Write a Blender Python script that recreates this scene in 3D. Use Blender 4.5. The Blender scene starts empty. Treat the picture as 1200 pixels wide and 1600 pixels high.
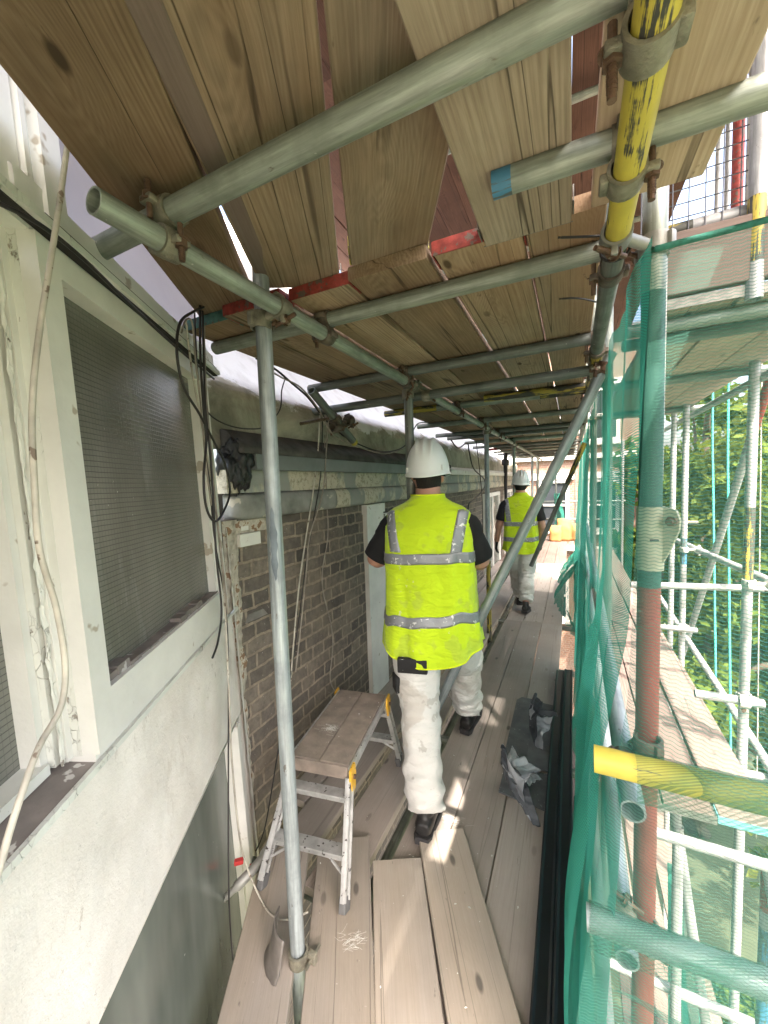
import bpy, bmesh, math, random
from mathutils import Vector, Matrix, noise
random.seed(7)
scene = bpy.context.scene
COL = scene.collection
V = Vector
rad = math.radians

# ------------------------------------------------------------------ camera
EYE = V((0, 0, 1.62))
F_PX = 610.0
cam_rot = Matrix(((0.901, 0.0, 0.433), (0.432, 0.080, -0.899), (-0.034, 0.997, 0.072)))
cd = bpy.data.cameras.new('camera')
cd.sensor_fit = 'HORIZONTAL'; cd.sensor_width = 36.0; cd.lens = 36.0 * F_PX / 1200.0
cd.clip_start = 0.02; cd.clip_end = 2000
cam = bpy.data.objects.new('camera', cd); COL.objects.link(cam)
q = cam_rot.to_quaternion(); q.normalize()
cam.matrix_world = Matrix.Translation(EYE) @ q.to_matrix().to_4x4()
scene.camera = cam

# ------------------------------------------------------------------ light
SUN_AZ = V((0.57, -0.82, 0)).normalized(); SUN_EL = rad(57)
to_sun = V((SUN_AZ.x * math.cos(SUN_EL), SUN_AZ.y * math.cos(SUN_EL), math.sin(SUN_EL)))
world = bpy.data.worlds.new('World'); scene.world = world; world.use_nodes = True
wn = world.node_tree; bg = wn.nodes['Background']
sky = wn.nodes.new('ShaderNodeTexSky'); sky.sky_type = 'NISHITA'; sky.sun_disc = False
sky.sun_elevation = SUN_EL; sky.sun_rotation = math.atan2(SUN_AZ.x, SUN_AZ.y)
sky.air_density = 1.0; sky.dust_density = 8.0; sky.ozone_density = 0.0
wn.links.new(sky.outputs[0], bg.inputs[0]); bg.inputs[1].default_value = 0.15
sd = bpy.data.lights.new('sun', 'SUN'); sd.energy = 2.0; sd.angle = rad(0.5); sd.color = (1, 0.91, 0.80)
sun = bpy.data.objects.new('sun', sd); COL.objects.link(sun)
sun.rotation_euler = to_sun.to_track_quat('Z', 'Y').to_euler(); sun.location = to_sun * 30
scene.view_settings.view_transform = 'Standard'; scene.view_settings.look = 'None'
scene.view_settings.exposure = 3.2; scene.view_settings.gamma = 1.0
scene.cycles.max_bounces = 10; scene.cycles.diffuse_bounces = 6; scene.cycles.transparent_max_bounces = 24
scene.cycles.sample_clamp_indirect = 6.0

# ------------------------------------------------------------------ survey helpers: sight line of a point to a known plane
def sight(px, py): return cam_rot @ V((px - 600, -(py - 800), -F_PX))
def on_z(px, py, z): d = sight(px, py); return EYE + d * ((z - EYE.z) / d.z)
def on_x(px, py, x): d = sight(px, py); return EYE + d * (x / d.x)
def on_y(px, py, y): d = sight(px, py); return EYE + d * (y / d.y)

# ------------------------------------------------------------------ materials
class NT:
    def __init__(s, name):
        s.m = bpy.data.materials.new(name); s.m.use_nodes = True
        s.t = s.m.node_tree; s.b = s.t.nodes['Principled BSDF']; s.out = s.t.nodes['Material Output']
    def n(s, typ, **kw):
        nd = s.t.nodes.new('ShaderNode' + typ)
        for k, v in kw.items(): setattr(nd, k, v)
        return nd
    def l(s, a, b): s.t.links.new(a, b)
    def val(s, sock, v):
        if isinstance(v, bpy.types.NodeSocket): s.l(v, sock)
        else:
            if isinstance(v, tuple) and len(v) == 3 and sock.type == 'RGBA': v = (*v, 1)
            sock.default_value = v
    def coord(s, scale=(1, 1, 1), rnd=True, kind='Object'):
        tc = s.n('TexCoord'); o = tc.outputs[kind]
        mp = s.n('Mapping'); mp.inputs['Scale'].default_value = scale
        if rnd:
            oi = s.n('ObjectInfo'); mu = s.n('Math', operation='MULTIPLY'); s.l(oi.outputs['Random'], mu.inputs[0]); mu.inputs[1].default_value = 37.0
            cb = s.n('CombineXYZ')
            for i in range(3): s.l(mu.outputs[0], cb.inputs[i])
            s.l(cb.outputs[0], mp.inputs['Location'])
        s.l(o, mp.inputs['Vector']); return mp.outputs[0]
    def noise(s, vec, scale, detail=4, rough=0.55, dist=0.0):
        nd = s.n('TexNoise'); s.l(vec, nd.inputs['Vector']); nd.inputs['Scale'].default_value = scale
        nd.inputs['Detail'].default_value = detail; nd.inputs['Roughness'].default_value = rough; nd.inputs['Distortion'].default_value = dist
        return nd.outputs['Fac']
    def ramp(s, fac, *stops, interp='LINEAR'):
        nd = s.n('ValToRGB'); nd.color_ramp.interpolation = interp; e = nd.color_ramp.elements
        while len(e) < len(stops): e.new(0.5)
        for i, (p, c) in enumerate(stops):
            e[i].position = p; e[i].color = (c, c, c, 1) if not isinstance(c, tuple) else (*c, 1)
        s.l(fac, nd.inputs[0]); return nd.outputs[0]
    def mix(s, fac, a, b, mode='MIX'):
        nd = s.n('Mix', data_type='RGBA', blend_type=mode); nd.clamp_factor = True
        s.val(nd.inputs[0], fac); s.val(nd.inputs[6], a); s.val(nd.inputs[7], b); return nd.outputs[2]
    def math(s, op, a, b=0.0, clamp=False):
        nd = s.n('Math', operation=op); nd.use_clamp = clamp; s.val(nd.inputs[0], a); s.val(nd.inputs[1], b); return nd.outputs[0]
    def bump(s, h, strength=0.3, dist=0.01):
        nd = s.n('Bump'); nd.inputs['Strength'].default_value = strength; nd.inputs['Distance'].default_value = dist
        s.l(h, nd.inputs['Height']); s.l(nd.outputs[0], s.b.inputs['Normal']); return nd
    def set(s, **kw):
        for k, v in kw.items(): s.val(s.b.inputs[k.replace('_', ' ')], v)
        return s.m

def simple(name, c, rough=0.6, metal=0.0, var=0.25, scale=9.0, bump=0.15, spots=None):
    t = NT(name); v = t.coord()
    n = t.noise(v, scale, 5)
    d = tuple(x * (1 - var) for x in c); l = tuple(min(1, x * (1 + var)) for x in c)
    col = t.mix(t.ramp(n, (0.3, 0.0), (0.7, 1.0)), d, l)
    if spots:
        sp = t.ramp(t.noise(v, spots[1], 3), (spots[2], 0.0), (spots[2] + 0.03, 1.0)); col = t.mix(sp, col, spots[0])
    t.set(Base_Color=col, Roughness=rough, Metallic=metal)
    if bump: t.bump(t.noise(v, scale * 8, 4), bump, 0.004)
    return t.m

def wood(name, dark, light, dirt=0.3, gap_cracks=1.0, flecks=0.0, rough=0.85, warm=None, ringy=0.3, runs=0.5, grey=None):
    t = NT(name); v = t.coord((1, 0.045, 1)); vr = t.coord((1, 1, 1)); vk = t.coord((1, 0.42, 0.05))
    # knots bend the grain
    vo = t.n('TexVoronoi', voronoi_dimensions='2D'); t.l(vk, vo.inputs['Vector']); vo.inputs['Scale'].default_value = 4.2; vo.inputs['Randomness'].default_value = 1.0
    kd = vo.outputs['Distance']
    knot = t.math('MULTIPLY', t.ramp(kd, (0.03, 1.0), (0.055, 0.0)), t.ramp(t.noise(t.coord((1, 1, 1)), 2.3, 1), (0.42, 0.15), (0.58, 1.0))); halo = t.ramp(kd, (0.05, 1.0), (0.3, 0.0))
    sxw = t.n('SeparateXYZ'); t.l(v, sxw.inputs[0])
    big = t.noise(v, 9, 4, 0.55, 0.6); fine = t.noise(t.coord((1, 0.03, 1)), 150, 5, 0.75)
    bent = t.math('ADD', t.math('MULTIPLY', sxw.outputs['X'], 85.0), t.math('ADD', t.math('MULTIPLY', big, 9.0), t.math('MULTIPLY', halo, 5.0)))
    rings = t.math('MULTIPLY_ADD', t.math('SINE', t.math('MULTIPLY', bent, 6.2832)), 0.5)
    rings = t.math('MULTIPLY', rings, t.ramp(t.noise(t.coord((1, 0.2, 1)), 5, 3), (0.35, 0.25), (0.65, 1.0)))
    g = t.math('ADD', t.math('MULTIPLY', rings, ringy), t.math('MULTIPLY', fine, 1.0 - ringy))
    grain = t.ramp(g, (0.22, 0.0), (0.66, 1.0))
    col = t.mix(grain, dark, light)
    wide = t.ramp(t.noise(t.coord((1, 0.07, 1)), 16, 4, 0.6), (0.36, 0.0), (0.66, 1.0)); col = t.mix(t.math('MULTIPLY', wide, 0.12 + runs * 0.6), col, dark)
    blot = t.ramp(t.noise(vr, 3.2, 5, 0.6), (0.38, 0.0), (0.68, 1.0))
    col = t.mix(t.math('MULTIPLY', blot, dirt), col, tuple(x * 0.62 for x in dark))
    if grey:
        gq = t.ramp(t.noise(t.coord((1, 0.3, 1)), 3.4, 5, 0.65), (0.48, 0.0), (0.68, 0.45)); col = t.mix(gq, col, t.mix(grain, tuple(x * 0.55 for x in grey), grey))
    if warm:
        w = t.ramp(t.noise(t.coord((1, 0.25, 1)), 2.1, 3), (0.5, 0.0), (0.75, 1.0)); col = t.mix(t.math('MULTIPLY', w, 0.55), col, warm)
    col = t.mix(knot, col, tuple(x * 0.45 for x in dark))
    ck = t.noise(t.coord((1, 0.02, 1)), 13, 2, 0.4)
    crack = t.ramp(ck, (0.493, 0.0), (0.4975, gap_cracks), (0.5025, gap_cracks), (0.507, 0.0))
    crack = t.math('MULTIPLY', crack, t.ramp(t.noise(vr, 1.7, 2), (0.38, 0.0), (0.48, 1.0)))
    col = t.mix(t.math('MULTIPLY', crack, 0.75), col, tuple(x * 0.12 for x in dark))
    sc = t.ramp(t.noise(t.coord((1, 0.3, 1)), 26, 4, 0.75), (0.66, 0.0), (0.72, 1.0))
    col = t.mix(t.math('MULTIPLY', sc, 0.65), col, tuple(x * 0.45 for x in dark))
    run = t.math('MULTIPLY', t.ramp(t.noise(t.coord((1, 0.16, 1)), 6.5, 6, 0.72, 1.2), (0.56, 0.0), (0.64, 1.0)), t.ramp(t.noise(vr, 2.6, 2), (0.5, 0.0), (0.6, 1.0)))
    col = t.mix(t.math('MULTIPLY', run, runs), col, tuple(x * 0.55 for x in dark))
    if flecks:
        fl = t.ramp(t.noise(vr, 70, 2, 0.5), (0.76, 0.0), (0.78, 1.0)); fl2 = t.ramp(t.noise(t.coord((6, 22, 6)), 5, 3, 0.8), (0.72, 0.0), (0.76, 1.0))
        col = t.mix(t.math('MULTIPLY', t.math('MAXIMUM', fl, t.math('MULTIPLY', fl2, 0.6)), flecks), col, (0.6, 0.58, 0.54))
    oi = t.n('ObjectInfo'); k = t.math('MULTIPLY_ADD', oi.outputs['Random'], 0.4); k.node.inputs[2].default_value = 0.8
    hs = t.n('HueSaturation'); t.l(k, hs.inputs['Value']); t.l(col, hs.inputs['Color']); hs.inputs['Saturation'].default_value = 1.0
    t.set(Base_Color=hs.outputs[0], Roughness=rough); t.b.inputs['Specular IOR Level'].default_value = 0.25
    h = t.math('SUBTRACT', t.math('ADD', t.math('MULTIPLY', g, 0.6), t.math('MULTIPLY', knot, 0.2)), t.math('MULTIPLY', crack, 1.4))
    t.bump(h, 0.45, 0.004)
    return t.m

def steel(name, c=(0.30, 0.33, 0.30), metal=0.45, rough=0.5, paint=None, wear=0.5):
    t = NT(name); v = t.coord((1, 1, 0.06)); v2 = t.coord()
    st = t.noise(v, 60, 5, 0.7); bl = t.noise(v2, 11, 5, 0.6)
    col = t.mix(t.ramp(st, (0.3, 0.0), (0.7, 1.0)), tuple(x * 0.55 for x in c), tuple(min(1, x * 1.45) for x in c))
    col = t.mix(t.ramp(bl, (0.45, 0.0), (0.7, 0.6)), col, tuple(x * 0.62 for x in c))
    sp = t.ramp(t.noise(t.coord((1, 1, 0.35)), 34, 4, 0.7), (0.66, 0.0), (0.70, 1.0)); col = t.mix(t.math('MULTIPLY', sp, 0.7), col, (0.11, 0.09, 0.07))
    sp2 = t.ramp(t.noise(v2, 55, 2), (0.74, 0.0), (0.77, 1.0)); col = t.mix(t.math('MULTIPLY', sp2, 0.7), col, (0.62, 0.62, 0.58))
    met = metal
    if paint:
        pm = t.math('ADD', t.math('MULTIPLY', t.noise(t.coord((1, 1, 0.05)), 42, 5, 0.75), 0.65), t.math('MULTIPLY', bl, 0.35))
        pk = t.ramp(pm, (wear, 0.0), (wear + 0.03, 1.0))
        pc = t.mix(t.ramp(bl, (0.35, 0.0), (0.7, 1.0)), tuple(x * 0.72 for x in paint), paint)
        col = t.mix(pk, pc, tuple(x * 0.35 for x in c)); met = t.math('MULTIPLY', pk, metal)
    t.set(Base_Color=col, Metallic=met, Roughness=t.ramp(bl, (0.3, rough - 0.1), (0.7, rough + 0.2)))
    t.bump(t.math('ADD', st, t.math('MULTIPLY', bl, 1.0)), 0.22, 0.003)
    return t.m

M = {}
M['deck'] = wood('weathered_deck_wood', (0.335, 0.293, 0.262), (0.405, 0.358, 0.322), 0.34, gap_cracks=0.3, flecks=0.6, warm=(0.35, 0.275, 0.225), ringy=0.07, runs=0.15)
M['deck_near'] = wood('grey_deck_wood', (0.262, 0.230, 0.20), (0.335, 0.297, 0.262), 0.34, gap_cracks=0.6, flecks=0.5, warm=(0.37, 0.29, 0.20), ringy=0.10, runs=0.12)
M['under_pale'] = wood('pale_board_wood', (0.26, 0.20, 0.145), (0.52, 0.43, 0.33), 0.3, warm=(0.40, 0.27, 0.16), ringy=0.2, grey=(0.42, 0.385, 0.32))
M['under'] = wood('tan_board_wood', (0.205, 0.138, 0.086), (0.48, 0.355, 0.24), 0.42, grey=(0.36, 0.315, 0.25), warm=(0.33, 0.20, 0.11), ringy=0.22)
M['under_dark'] = wood('brown_board_wood', (0.15, 0.10, 0.062), (0.36, 0.262, 0.172), 0.5, grey=(0.25, 0.215, 0.17), warm=(0.24, 0.145, 0.08), ringy=0.22)
M['pink'] = wood('sun_bleached_board_wood', (0.125, 0.092, 0.078), (0.185, 0.142, 0.124), 0.25, ringy=0.1, runs=0.2)
M['outer_under'] = wood('pale_pinkish_board_wood', (0.33, 0.24, 0.18), (0.52, 0.41, 0.33), 0.25, ringy=0.15, runs=0.2)
M['redwood'] = wood('reddish_board_wood', (0.085, 0.042, 0.03), (0.17, 0.09, 0.065), 0.4)
M['steel'] = steel('galvanised_tube_steel', (0.285, 0.315, 0.275))
M['steel_dark'] = steel('dull_dark_tube_steel', (0.17, 0.185, 0.17), 0.4, 0.5)
M['steel_white'] = steel('bright_galvanised_steel', (0.34, 0.34, 0.34), 0.25, 0.5)
M['steel_grey'] = steel('blue_grey_tube_steel', (0.33, 0.37, 0.38), 0.45, 0.45)
M['yellow'] = steel('scratched_yellow_paint', (0.2, 0.2, 0.18), 0.4, 0.5, (0.56, 0.47, 0.07), 0.555)
M['yellow_worn'] = steel('worn_yellow_paint', (0.2, 0.2, 0.17), 0.4, 0.5, (0.52, 0.40, 0.06), 0.475)
M['green_paint'] = steel('dark_green_tube_paint', (0.10, 0.15, 0.14), 0.2, 0.5, (0.03, 0.115, 0.095), 0.66)
M['red_paint'] = steel('faded_red_tube_paint', (0.25, 0.2, 0.18), 0.2, 0.5, (0.27, 0.05, 0.04), 0.64)
M['blue_paint'] = steel('blue_tube_paint', (0.25, 0.3, 0.3), 0.2, 0.5, (0.06, 0.22, 0.38), 0.50)
M['coupler'] = simple('cast_coupler_steel', (0.25, 0.235, 0.185), 0.5, 0.55, 0.4, 30, 0.5)
M['coupler_dark'] = simple('rusty_coupler_steel', (0.13, 0.105, 0.085), 0.6, 0.45, 0.5, 30, 0.5)
M['bolt'] = simple('rusty_bolt_steel', (0.16, 0.10, 0.07), 0.5, 0.6, 0.4, 60, 0.3)
M['band_red'] = simple('red_end_band_paint', (0.27, 0.045, 0.035), 0.6, 0.2, 0.4, 40, 0.3, ((0.12, 0.09, 0.07), 45, 0.58))
M['band_yellow'] = simple('yellow_end_band_paint', (0.42, 0.36, 0.10), 0.6, 0.2, 0.4, 40, 0.3, ((0.13, 0.12, 0.09), 45, 0.56))
M['band_green'] = simple('green_end_band_paint', (0.06, 0.15, 0.13), 0.6, 0.2, 0.4, 40, 0.3, ((0.12, 0.10, 0.08), 45, 0.6))
M['band_steel'] = simple('steel_end_band', (0.2, 0.19, 0.17), 0.5, 0.6, 0.3, 40, 0.3)
M['black_plastic'] = simple('black_coated_aluminium', (0.010, 0.012, 0.015), 0.32, 0.0, 0.3, 12, 0.04, ((0.05, 0.05, 0.05), 60, 0.7))
M['cable_black'] = simple('black_cable_rubber', (0.018, 0.016, 0.016), 0.5, 0, 0.3, 20, 0)
M['cable_grey'] = simple('grey_brown_cable_sheath', (0.25, 0.22, 0.185), 0.6, 0, 0.35, 20, 0.1)
M['cable_pale'] = simple('pale_cable_sheath', (0.42, 0.39, 0.33), 0.6, 0, 0.35, 14, 0.2, ((0.16, 0.12, 0.09), 30, 0.62))
M['lead'] = simple('lead_sheet', (0.115, 0.13, 0.145), 0.45, 0.35, 0.35, 14, 0.3, ((0.36, 0.37, 0.38), 60, 0.68))
M['flash'] = simple('grey_flashing_paint', (0.165, 0.185, 0.185), 0.55, 0, 0.18, 6, 0.1)
M['flash_dark'] = simple('dark_bitumen_flashing', (0.066, 0.064, 0.060), 0.9, 0, 0.5, 9, 0.6)
M['bitumen'] = simple('black_bitumen', (0.012, 0.013, 0.015), 0.35, 0, 0.4, 30, 0.6)
M['slate'] = simple('dark_grey_sheet', (0.105, 0.108, 0.112), 0.6, 0, 0.35, 10, 0.25, ((0.3, 0.3, 0.3), 70, 0.68))
M['white_paint'] = simple('white_frame_paint', (0.67, 0.66, 0.615), 0.5, 0, 0.09, 7, 0.25, ((0.40, 0.35, 0.28), 13, 0.665))
M['hat'] = simple('white_helmet_plastic', (0.80, 0.83, 0.82), 0.3, 0, 0.04, 5, 0.0, ((0.45, 0.45, 0.43), 40, 0.75))
M['black_cloth'] = simple('black_cotton', (0.008, 0.008, 0.009), 0.9, 0, 0.3, 20, 0.2)
M['boot'] = simple('black_boot_leather', (0.014, 0.013, 0.013), 0.5, 0, 0.3, 30, 0.3)
M['sole'] = simple('boot_sole_rubber', (0.03, 0.028, 0.03), 0.7, 0, 0.3, 30, 0.3)
M['hair'] = simple('short_dark_hair', (0.015, 0.011, 0.009), 0.7, 0, 0.4, 120, 0.8)
M['skin'] = simple('skin', (0.48, 0.26, 0.19), 0.5, 0, 0.12, 18, 0.1)
M['reflect'] = simple('silver_reflective_tape', (0.27, 0.28, 0.295), 0.38, 0.35, 0.15, 16, 0.3, ((0.78, 0.78, 0.77), 36, 0.60))  # the bright spots are painted glints on the tape
M['alu'] = simple('paint_spattered_aluminium', (0.45, 0.45, 0.44), 0.45, 0.5, 0.25, 20, 0.2, ((0.07, 0.06, 0.055), 55, 0.63))
M['yellow_plastic'] = simple('yellow_hinge_plastic', (0.70, 0.40, 0.04), 0.45, 0, 0.2, 20, 0.1, ((0.2, 0.14, 0.06), 70, 0.66))
M['rubber'] = simple('grey_rubber_foot', (0.12, 0.12, 0.12), 0.7, 0, 0.3, 20, 0.2)
M['red_tag'] = simple('red_plastic', (0.45, 0.03, 0.03), 0.5, 0, 0.2, 20, 0.1)
M['downpipe'] = simple('black_cast_iron', (0.015, 0.015, 0.018), 0.45, 0, 0.3, 15, 0.2)
M['card'] = simple('brown_sack_paper', (0.34, 0.155, 0.05), 0.8, 0, 0.2, 8, 0.2)
M['rope'] = simple('teal_rope', (0.06, 0.42, 0.36), 0.8, 0, 0.15, 40, 0.1)
M['wire'] = simple('dark_wire', (0.10, 0.10, 0.11), 0.5, 0.4, 0.3, 20, 0)
M['blue_bag'] = simple('blue_plastic_sheet', (0.03, 0.16, 0.50), 0.5, 0, 0.2, 10, 0.2)
M['grey_render'] = simple('grey_sill_board', (0.19, 0.165, 0.15), 0.7, 0, 0.3, 12, 0.3, ((0.5, 0.48, 0.45), 22, 0.64))
M['shade_dirt_black'] = simple('near_black_shade_and_dirt', (0.02, 0.018, 0.017), 0.9, 0, 0.3, 5, 0)  # near-black standing in for shade in gaps, and the dirty moulding line
M['ground'] = simple('garden_ground', (0.065, 0.075, 0.04), 0.95, 0, 0.4, 0.6, 0.3)
M['bark'] = simple('tree_bark', (0.10, 0.075, 0.055), 0.9, 0, 0.3, 14, 0.6)
M['hose'] = simple('scrap_metal_bracket', (0.30, 0.30, 0.28), 0.5, 0.4, 0.2, 14, 0.2)

def m_render():
    t = NT('rough_white_render'); v = t.coord(rnd=False)
    a = t.noise(v, 5, 6, 0.65); b = t.noise(v, 60, 4, 0.7); c = t.noise(v, 190, 3, 0.6)
    col = t.mix(t.ramp(a, (0.3, 0.0), (0.7, 1.0)), (0.62, 0.575, 0.52), (0.77, 0.735, 0.685))
    st = t.ramp(t.noise(t.coord((1, 1, 0.35), rnd=False), 9, 5, 0.7), (0.60, 0.0), (0.74, 0.6)); col = t.mix(st, col, (0.47, 0.41, 0.34))
    sp = t.ramp(b, (0.67, 0.0), (0.70, 0.5)); col = t.mix(sp, col, (0.30, 0.28, 0.26))
    sk = t.math('MULTIPLY', t.ramp(t.noise(t.coord((1.2, 1.2, 0.5), rnd=False), 22, 6, 0.8, 0.6), (0.585, 0.0), (0.63, 1.0)), t.ramp(t.noise(v, 2.4, 3), (0.5, 0.0), (0.62, 0.75))); col = t.mix(sk, col, (0.34, 0.28, 0.225))
    ck = t.noise(v, 2.2, 5, 0.6); cr = t.math('MULTIPLY', t.ramp(ck, (0.4965, 0.0), (0.499, 1.0), (0.501, 1.0), (0.5035, 0.0)), 0.12); col = t.mix(cr, col, (0.22, 0.2, 0.18))
    t.set(Base_Color=col, Roughness=0.9); t.bump(t.math('ADD', t.math('MULTIPLY', b, 1.0), t.math('MULTIPLY', c, 0.4)), 0.35, 0.006); return t.m
M['render'] = m_render()

def m_peel():
    t = NT('peeling_white_paint'); v = t.coord((1, 1, 0.5))
    vo = t.n('TexVoronoi', feature='DISTANCE_TO_EDGE'); wn_ = t.n('TexNoise'); t.l(v, wn_.inputs['Vector']); wn_.inputs['Scale'].default_value = 30; wn_.inputs['Detail'].default_value = 4
    ws = t.n('VectorMath', operation='SCALE'); t.l(wn_.outputs['Color'], ws.inputs[0]); ws.inputs['Scale'].default_value = 0.03; wa = t.n('VectorMath', operation='ADD'); t.l(v, wa.inputs[0]); t.l(ws.outputs[0], wa.inputs[1]); t.l(wa.outputs[0], vo.inputs['Vector']); vo.inputs['Scale'].default_value = 60
    cr = t.ramp(vo.outputs['Distance'], (0.0, 1.0), (0.035, 0.0))
    zone = t.ramp(t.noise(t.coord((1, 1, 0.3)), 9, 4), (0.52, 0.0), (0.62, 1.0))
    f = t.math('MULTIPLY', cr, zone)
    bare = t.ramp(t.noise(v, 26, 5, 0.7), (0.63, 0.0), (0.66, 1.0))
    col = t.mix(t.ramp(t.noise(v, 8, 4), (0.3, 0.0), (0.7, 1.0)), (0.56, 0.56, 0.51), (0.70, 0.71, 0.66))
    col = t.mix(t.math('MULTIPLY', f, 0.7), col, (0.20, 0.175, 0.15)); col = t.mix(t.math('MULTIPLY', bare, 0.85), col, (0.24, 0.20, 0.16))
    t.set(Base_Color=col, Roughness=0.6)
    h = t.math('SUBTRACT', t.math('MULTIPLY', t.noise(v, 40, 3), 0.4), t.math('ADD', f, bare)); t.bump(h, 0.7, 0.006); return t.m
M['peel'] = m_peel()

def m_upper():
    # white painted roof slope whose lower part is bare grey cement with a ragged upper edge
    t = NT('white_slope_with_grey_render'); v = t.coord(rnd=False)
    sx = t.n('SeparateXYZ'); tc = t.n('TexCoord'); t.l(tc.outputs['Object'], sx.inputs[0])
    z = sx.outputs['Z']
    edge = t.math('ADD', z, t.math('MULTIPLY', t.math('SUBTRACT', t.noise(v, 1.9, 8, 0.7), 0.5), 0.85))
    f = t.ramp(edge, (0.0, 0.0), (1.0, 1.0)); f.node.color_ramp.elements[0].position = 0.0
    mr = t.n('MapRange'); t.l(edge, mr.inputs[0]); mr.inputs[1].default_value = 2.10; mr.inputs[2].default_value = 2.13
    a = t.noise(v, 2.6, 7, 0.7, 0.8); streak = t.noise(t.coord((1, 1, 0.12), rnd=False), 7, 5, 0.6)
    grey = t.mix(t.ramp(a, (0.35, 0.0), (0.65, 1.0)), (0.19, 0.18, 0.145), (0.52, 0.49, 0.40))
    grey = t.mix(t.ramp(streak, (0.55, 0.0), (0.75, 0.6)), grey, (0.46, 0.44, 0.36))
    white = t.mix(t.ramp(streak, (0.5, 0.0), (0.7, 1.0)), (0.80, 0.79, 0.80), (0.66, 0.64, 0.64))
    t.set(Base_Color=t.mix(mr.outputs[0], grey, white), Roughness=0.8)
    t.bump(t.math('ADD', t.noise(v, 18, 5), t.math('MULTIPLY', t.noise(v, 80, 3), 0.5)), 0.4, 0.012); return t.m
M['upper'] = m_upper()

def m_brick(name, c1, c2, mortar, flip=False, fleck=True):
    t = NT(name); tc = t.n('TexCoord'); sx = t.n('SeparateXYZ'); t.l(tc.outputs['Object'], sx.inputs[0])
    cb = t.n('CombineXYZ'); t.l(sx.outputs['X' if flip else 'Y'], cb.inputs[0]); t.l(sx.outputs['Z'], cb.inputs[1])
    nv = t.n('TexNoise'); t.l(tc.outputs['Object'], nv.inputs['Vector']); nv.inputs['Scale'].default_value = 11; nv.inputs['Detail'].default_value = 6
    ad = t.n('VectorMath', operation='SCALE'); t.l(nv.outputs['Color'], ad.inputs[0]); ad.inputs['Scale'].default_value = 0.026
    av = t.n('VectorMath', operation='ADD'); t.l(cb.outputs[0], av.inputs[0]); t.l(ad.outputs[0], av.inputs[1])
    br = t.n('TexBrick'); t.l(av.outputs[0], br.inputs['Vector'])
    br.offset = 0.5; br.squash = 0.5; br.squash_frequency = 2
    br.inputs['Scale'].default_value = 1.0; br.inputs['Mortar Size'].default_value = 0.0075; br.inputs['Mortar Smooth'].default_value = 0.25
    br.inputs['Brick Width'].default_value = 0.225; br.inputs['Row Height'].default_value = 0.0755; br.inputs['Bias'].default_value = 0.0
    br.inputs['Color1'].default_value = (*c1, 1); br.inputs['Color2'].default_value = (*c2, 1); br.inputs['Mortar'].default_value = (*mortar, 1)
    v = t.coord(rnd=False); a = t.noise(v, 24, 5, 0.7); b = t.noise(v, 3, 4)
    col = t.mix(t.ramp(a, (0.35, 0.55), (0.7, 0.0)), br.outputs['Color'], tuple(x * 0.5 for x in c1))
    col = t.mix(t.ramp(b, (0.45, 0.0), (0.7, 0.45)), col, tuple(x * 0.7 for x in mortar))
    if fleck:
        fl = t.ramp(t.noise(v, 75, 3, 0.7), (0.69, 0.0), (0.72, 0.8)); col = t.mix(fl, col, (0.55, 0.53, 0.48))
    t.set(Base_Color=col, Roughness=0.9)
    t.bump(t.math('ADD', t.math('MULTIPLY', br.outputs['Fac'], -1.3), t.math('MULTIPLY', a, 0.9)), 0.8, 0.008); return t.m
M['brick'] = m_brick('dark_stock_brick', (0.080, 0.072, 0.064), (0.215, 0.18, 0.145), (0.34, 0.28, 0.21))
M['brick_far'] = m_brick('pale_red_brick', (0.25, 0.13, 0.085), (0.32, 0.185, 0.12), (0.34, 0.31, 0.27), True, False)

def m_stone(patchy=True):
    t = NT('patched_stone_band'); v = t.coord(rnd=False)
    z = t.ramp(t.noise(t.coord((1, 1, 0.5), rnd=False), 3.2, 4, 0.6), (0.46, 0.0), (0.50, 1.0))
    cr = t.ramp(t.noise(v, 30, 6, 0.8), (0.5, 0.0), (0.6, 1.0))
    flake = t.mix(cr, (0.50, 0.46, 0.36), (0.27, 0.245, 0.18))
    smooth = t.mix(t.noise(v, 4, 3), (0.20, 0.215, 0.20), (0.32, 0.33, 0.30))
    t.set(Base_Color=t.mix(z, smooth, flake), Roughness=0.85); t.bump(t.math('ADD', t.noise(v, 26, 5, 0.7), z), 0.5, 0.006); return t.m
M['stone'] = m_stone()
M['cement'] = simple('grey_cement_moulding', (0.235, 0.24, 0.22), 0.85, 0, 0.4, 7, 0.4, ((0.46, 0.43, 0.36), 13, 0.6))
M['rubble'] = simple('broken_render_edge', (0.44, 0.40, 0.33), 0.95, 0, 0.45, 22, 0.9, ((0.24, 0.15, 0.09), 22, 0.58))

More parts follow.
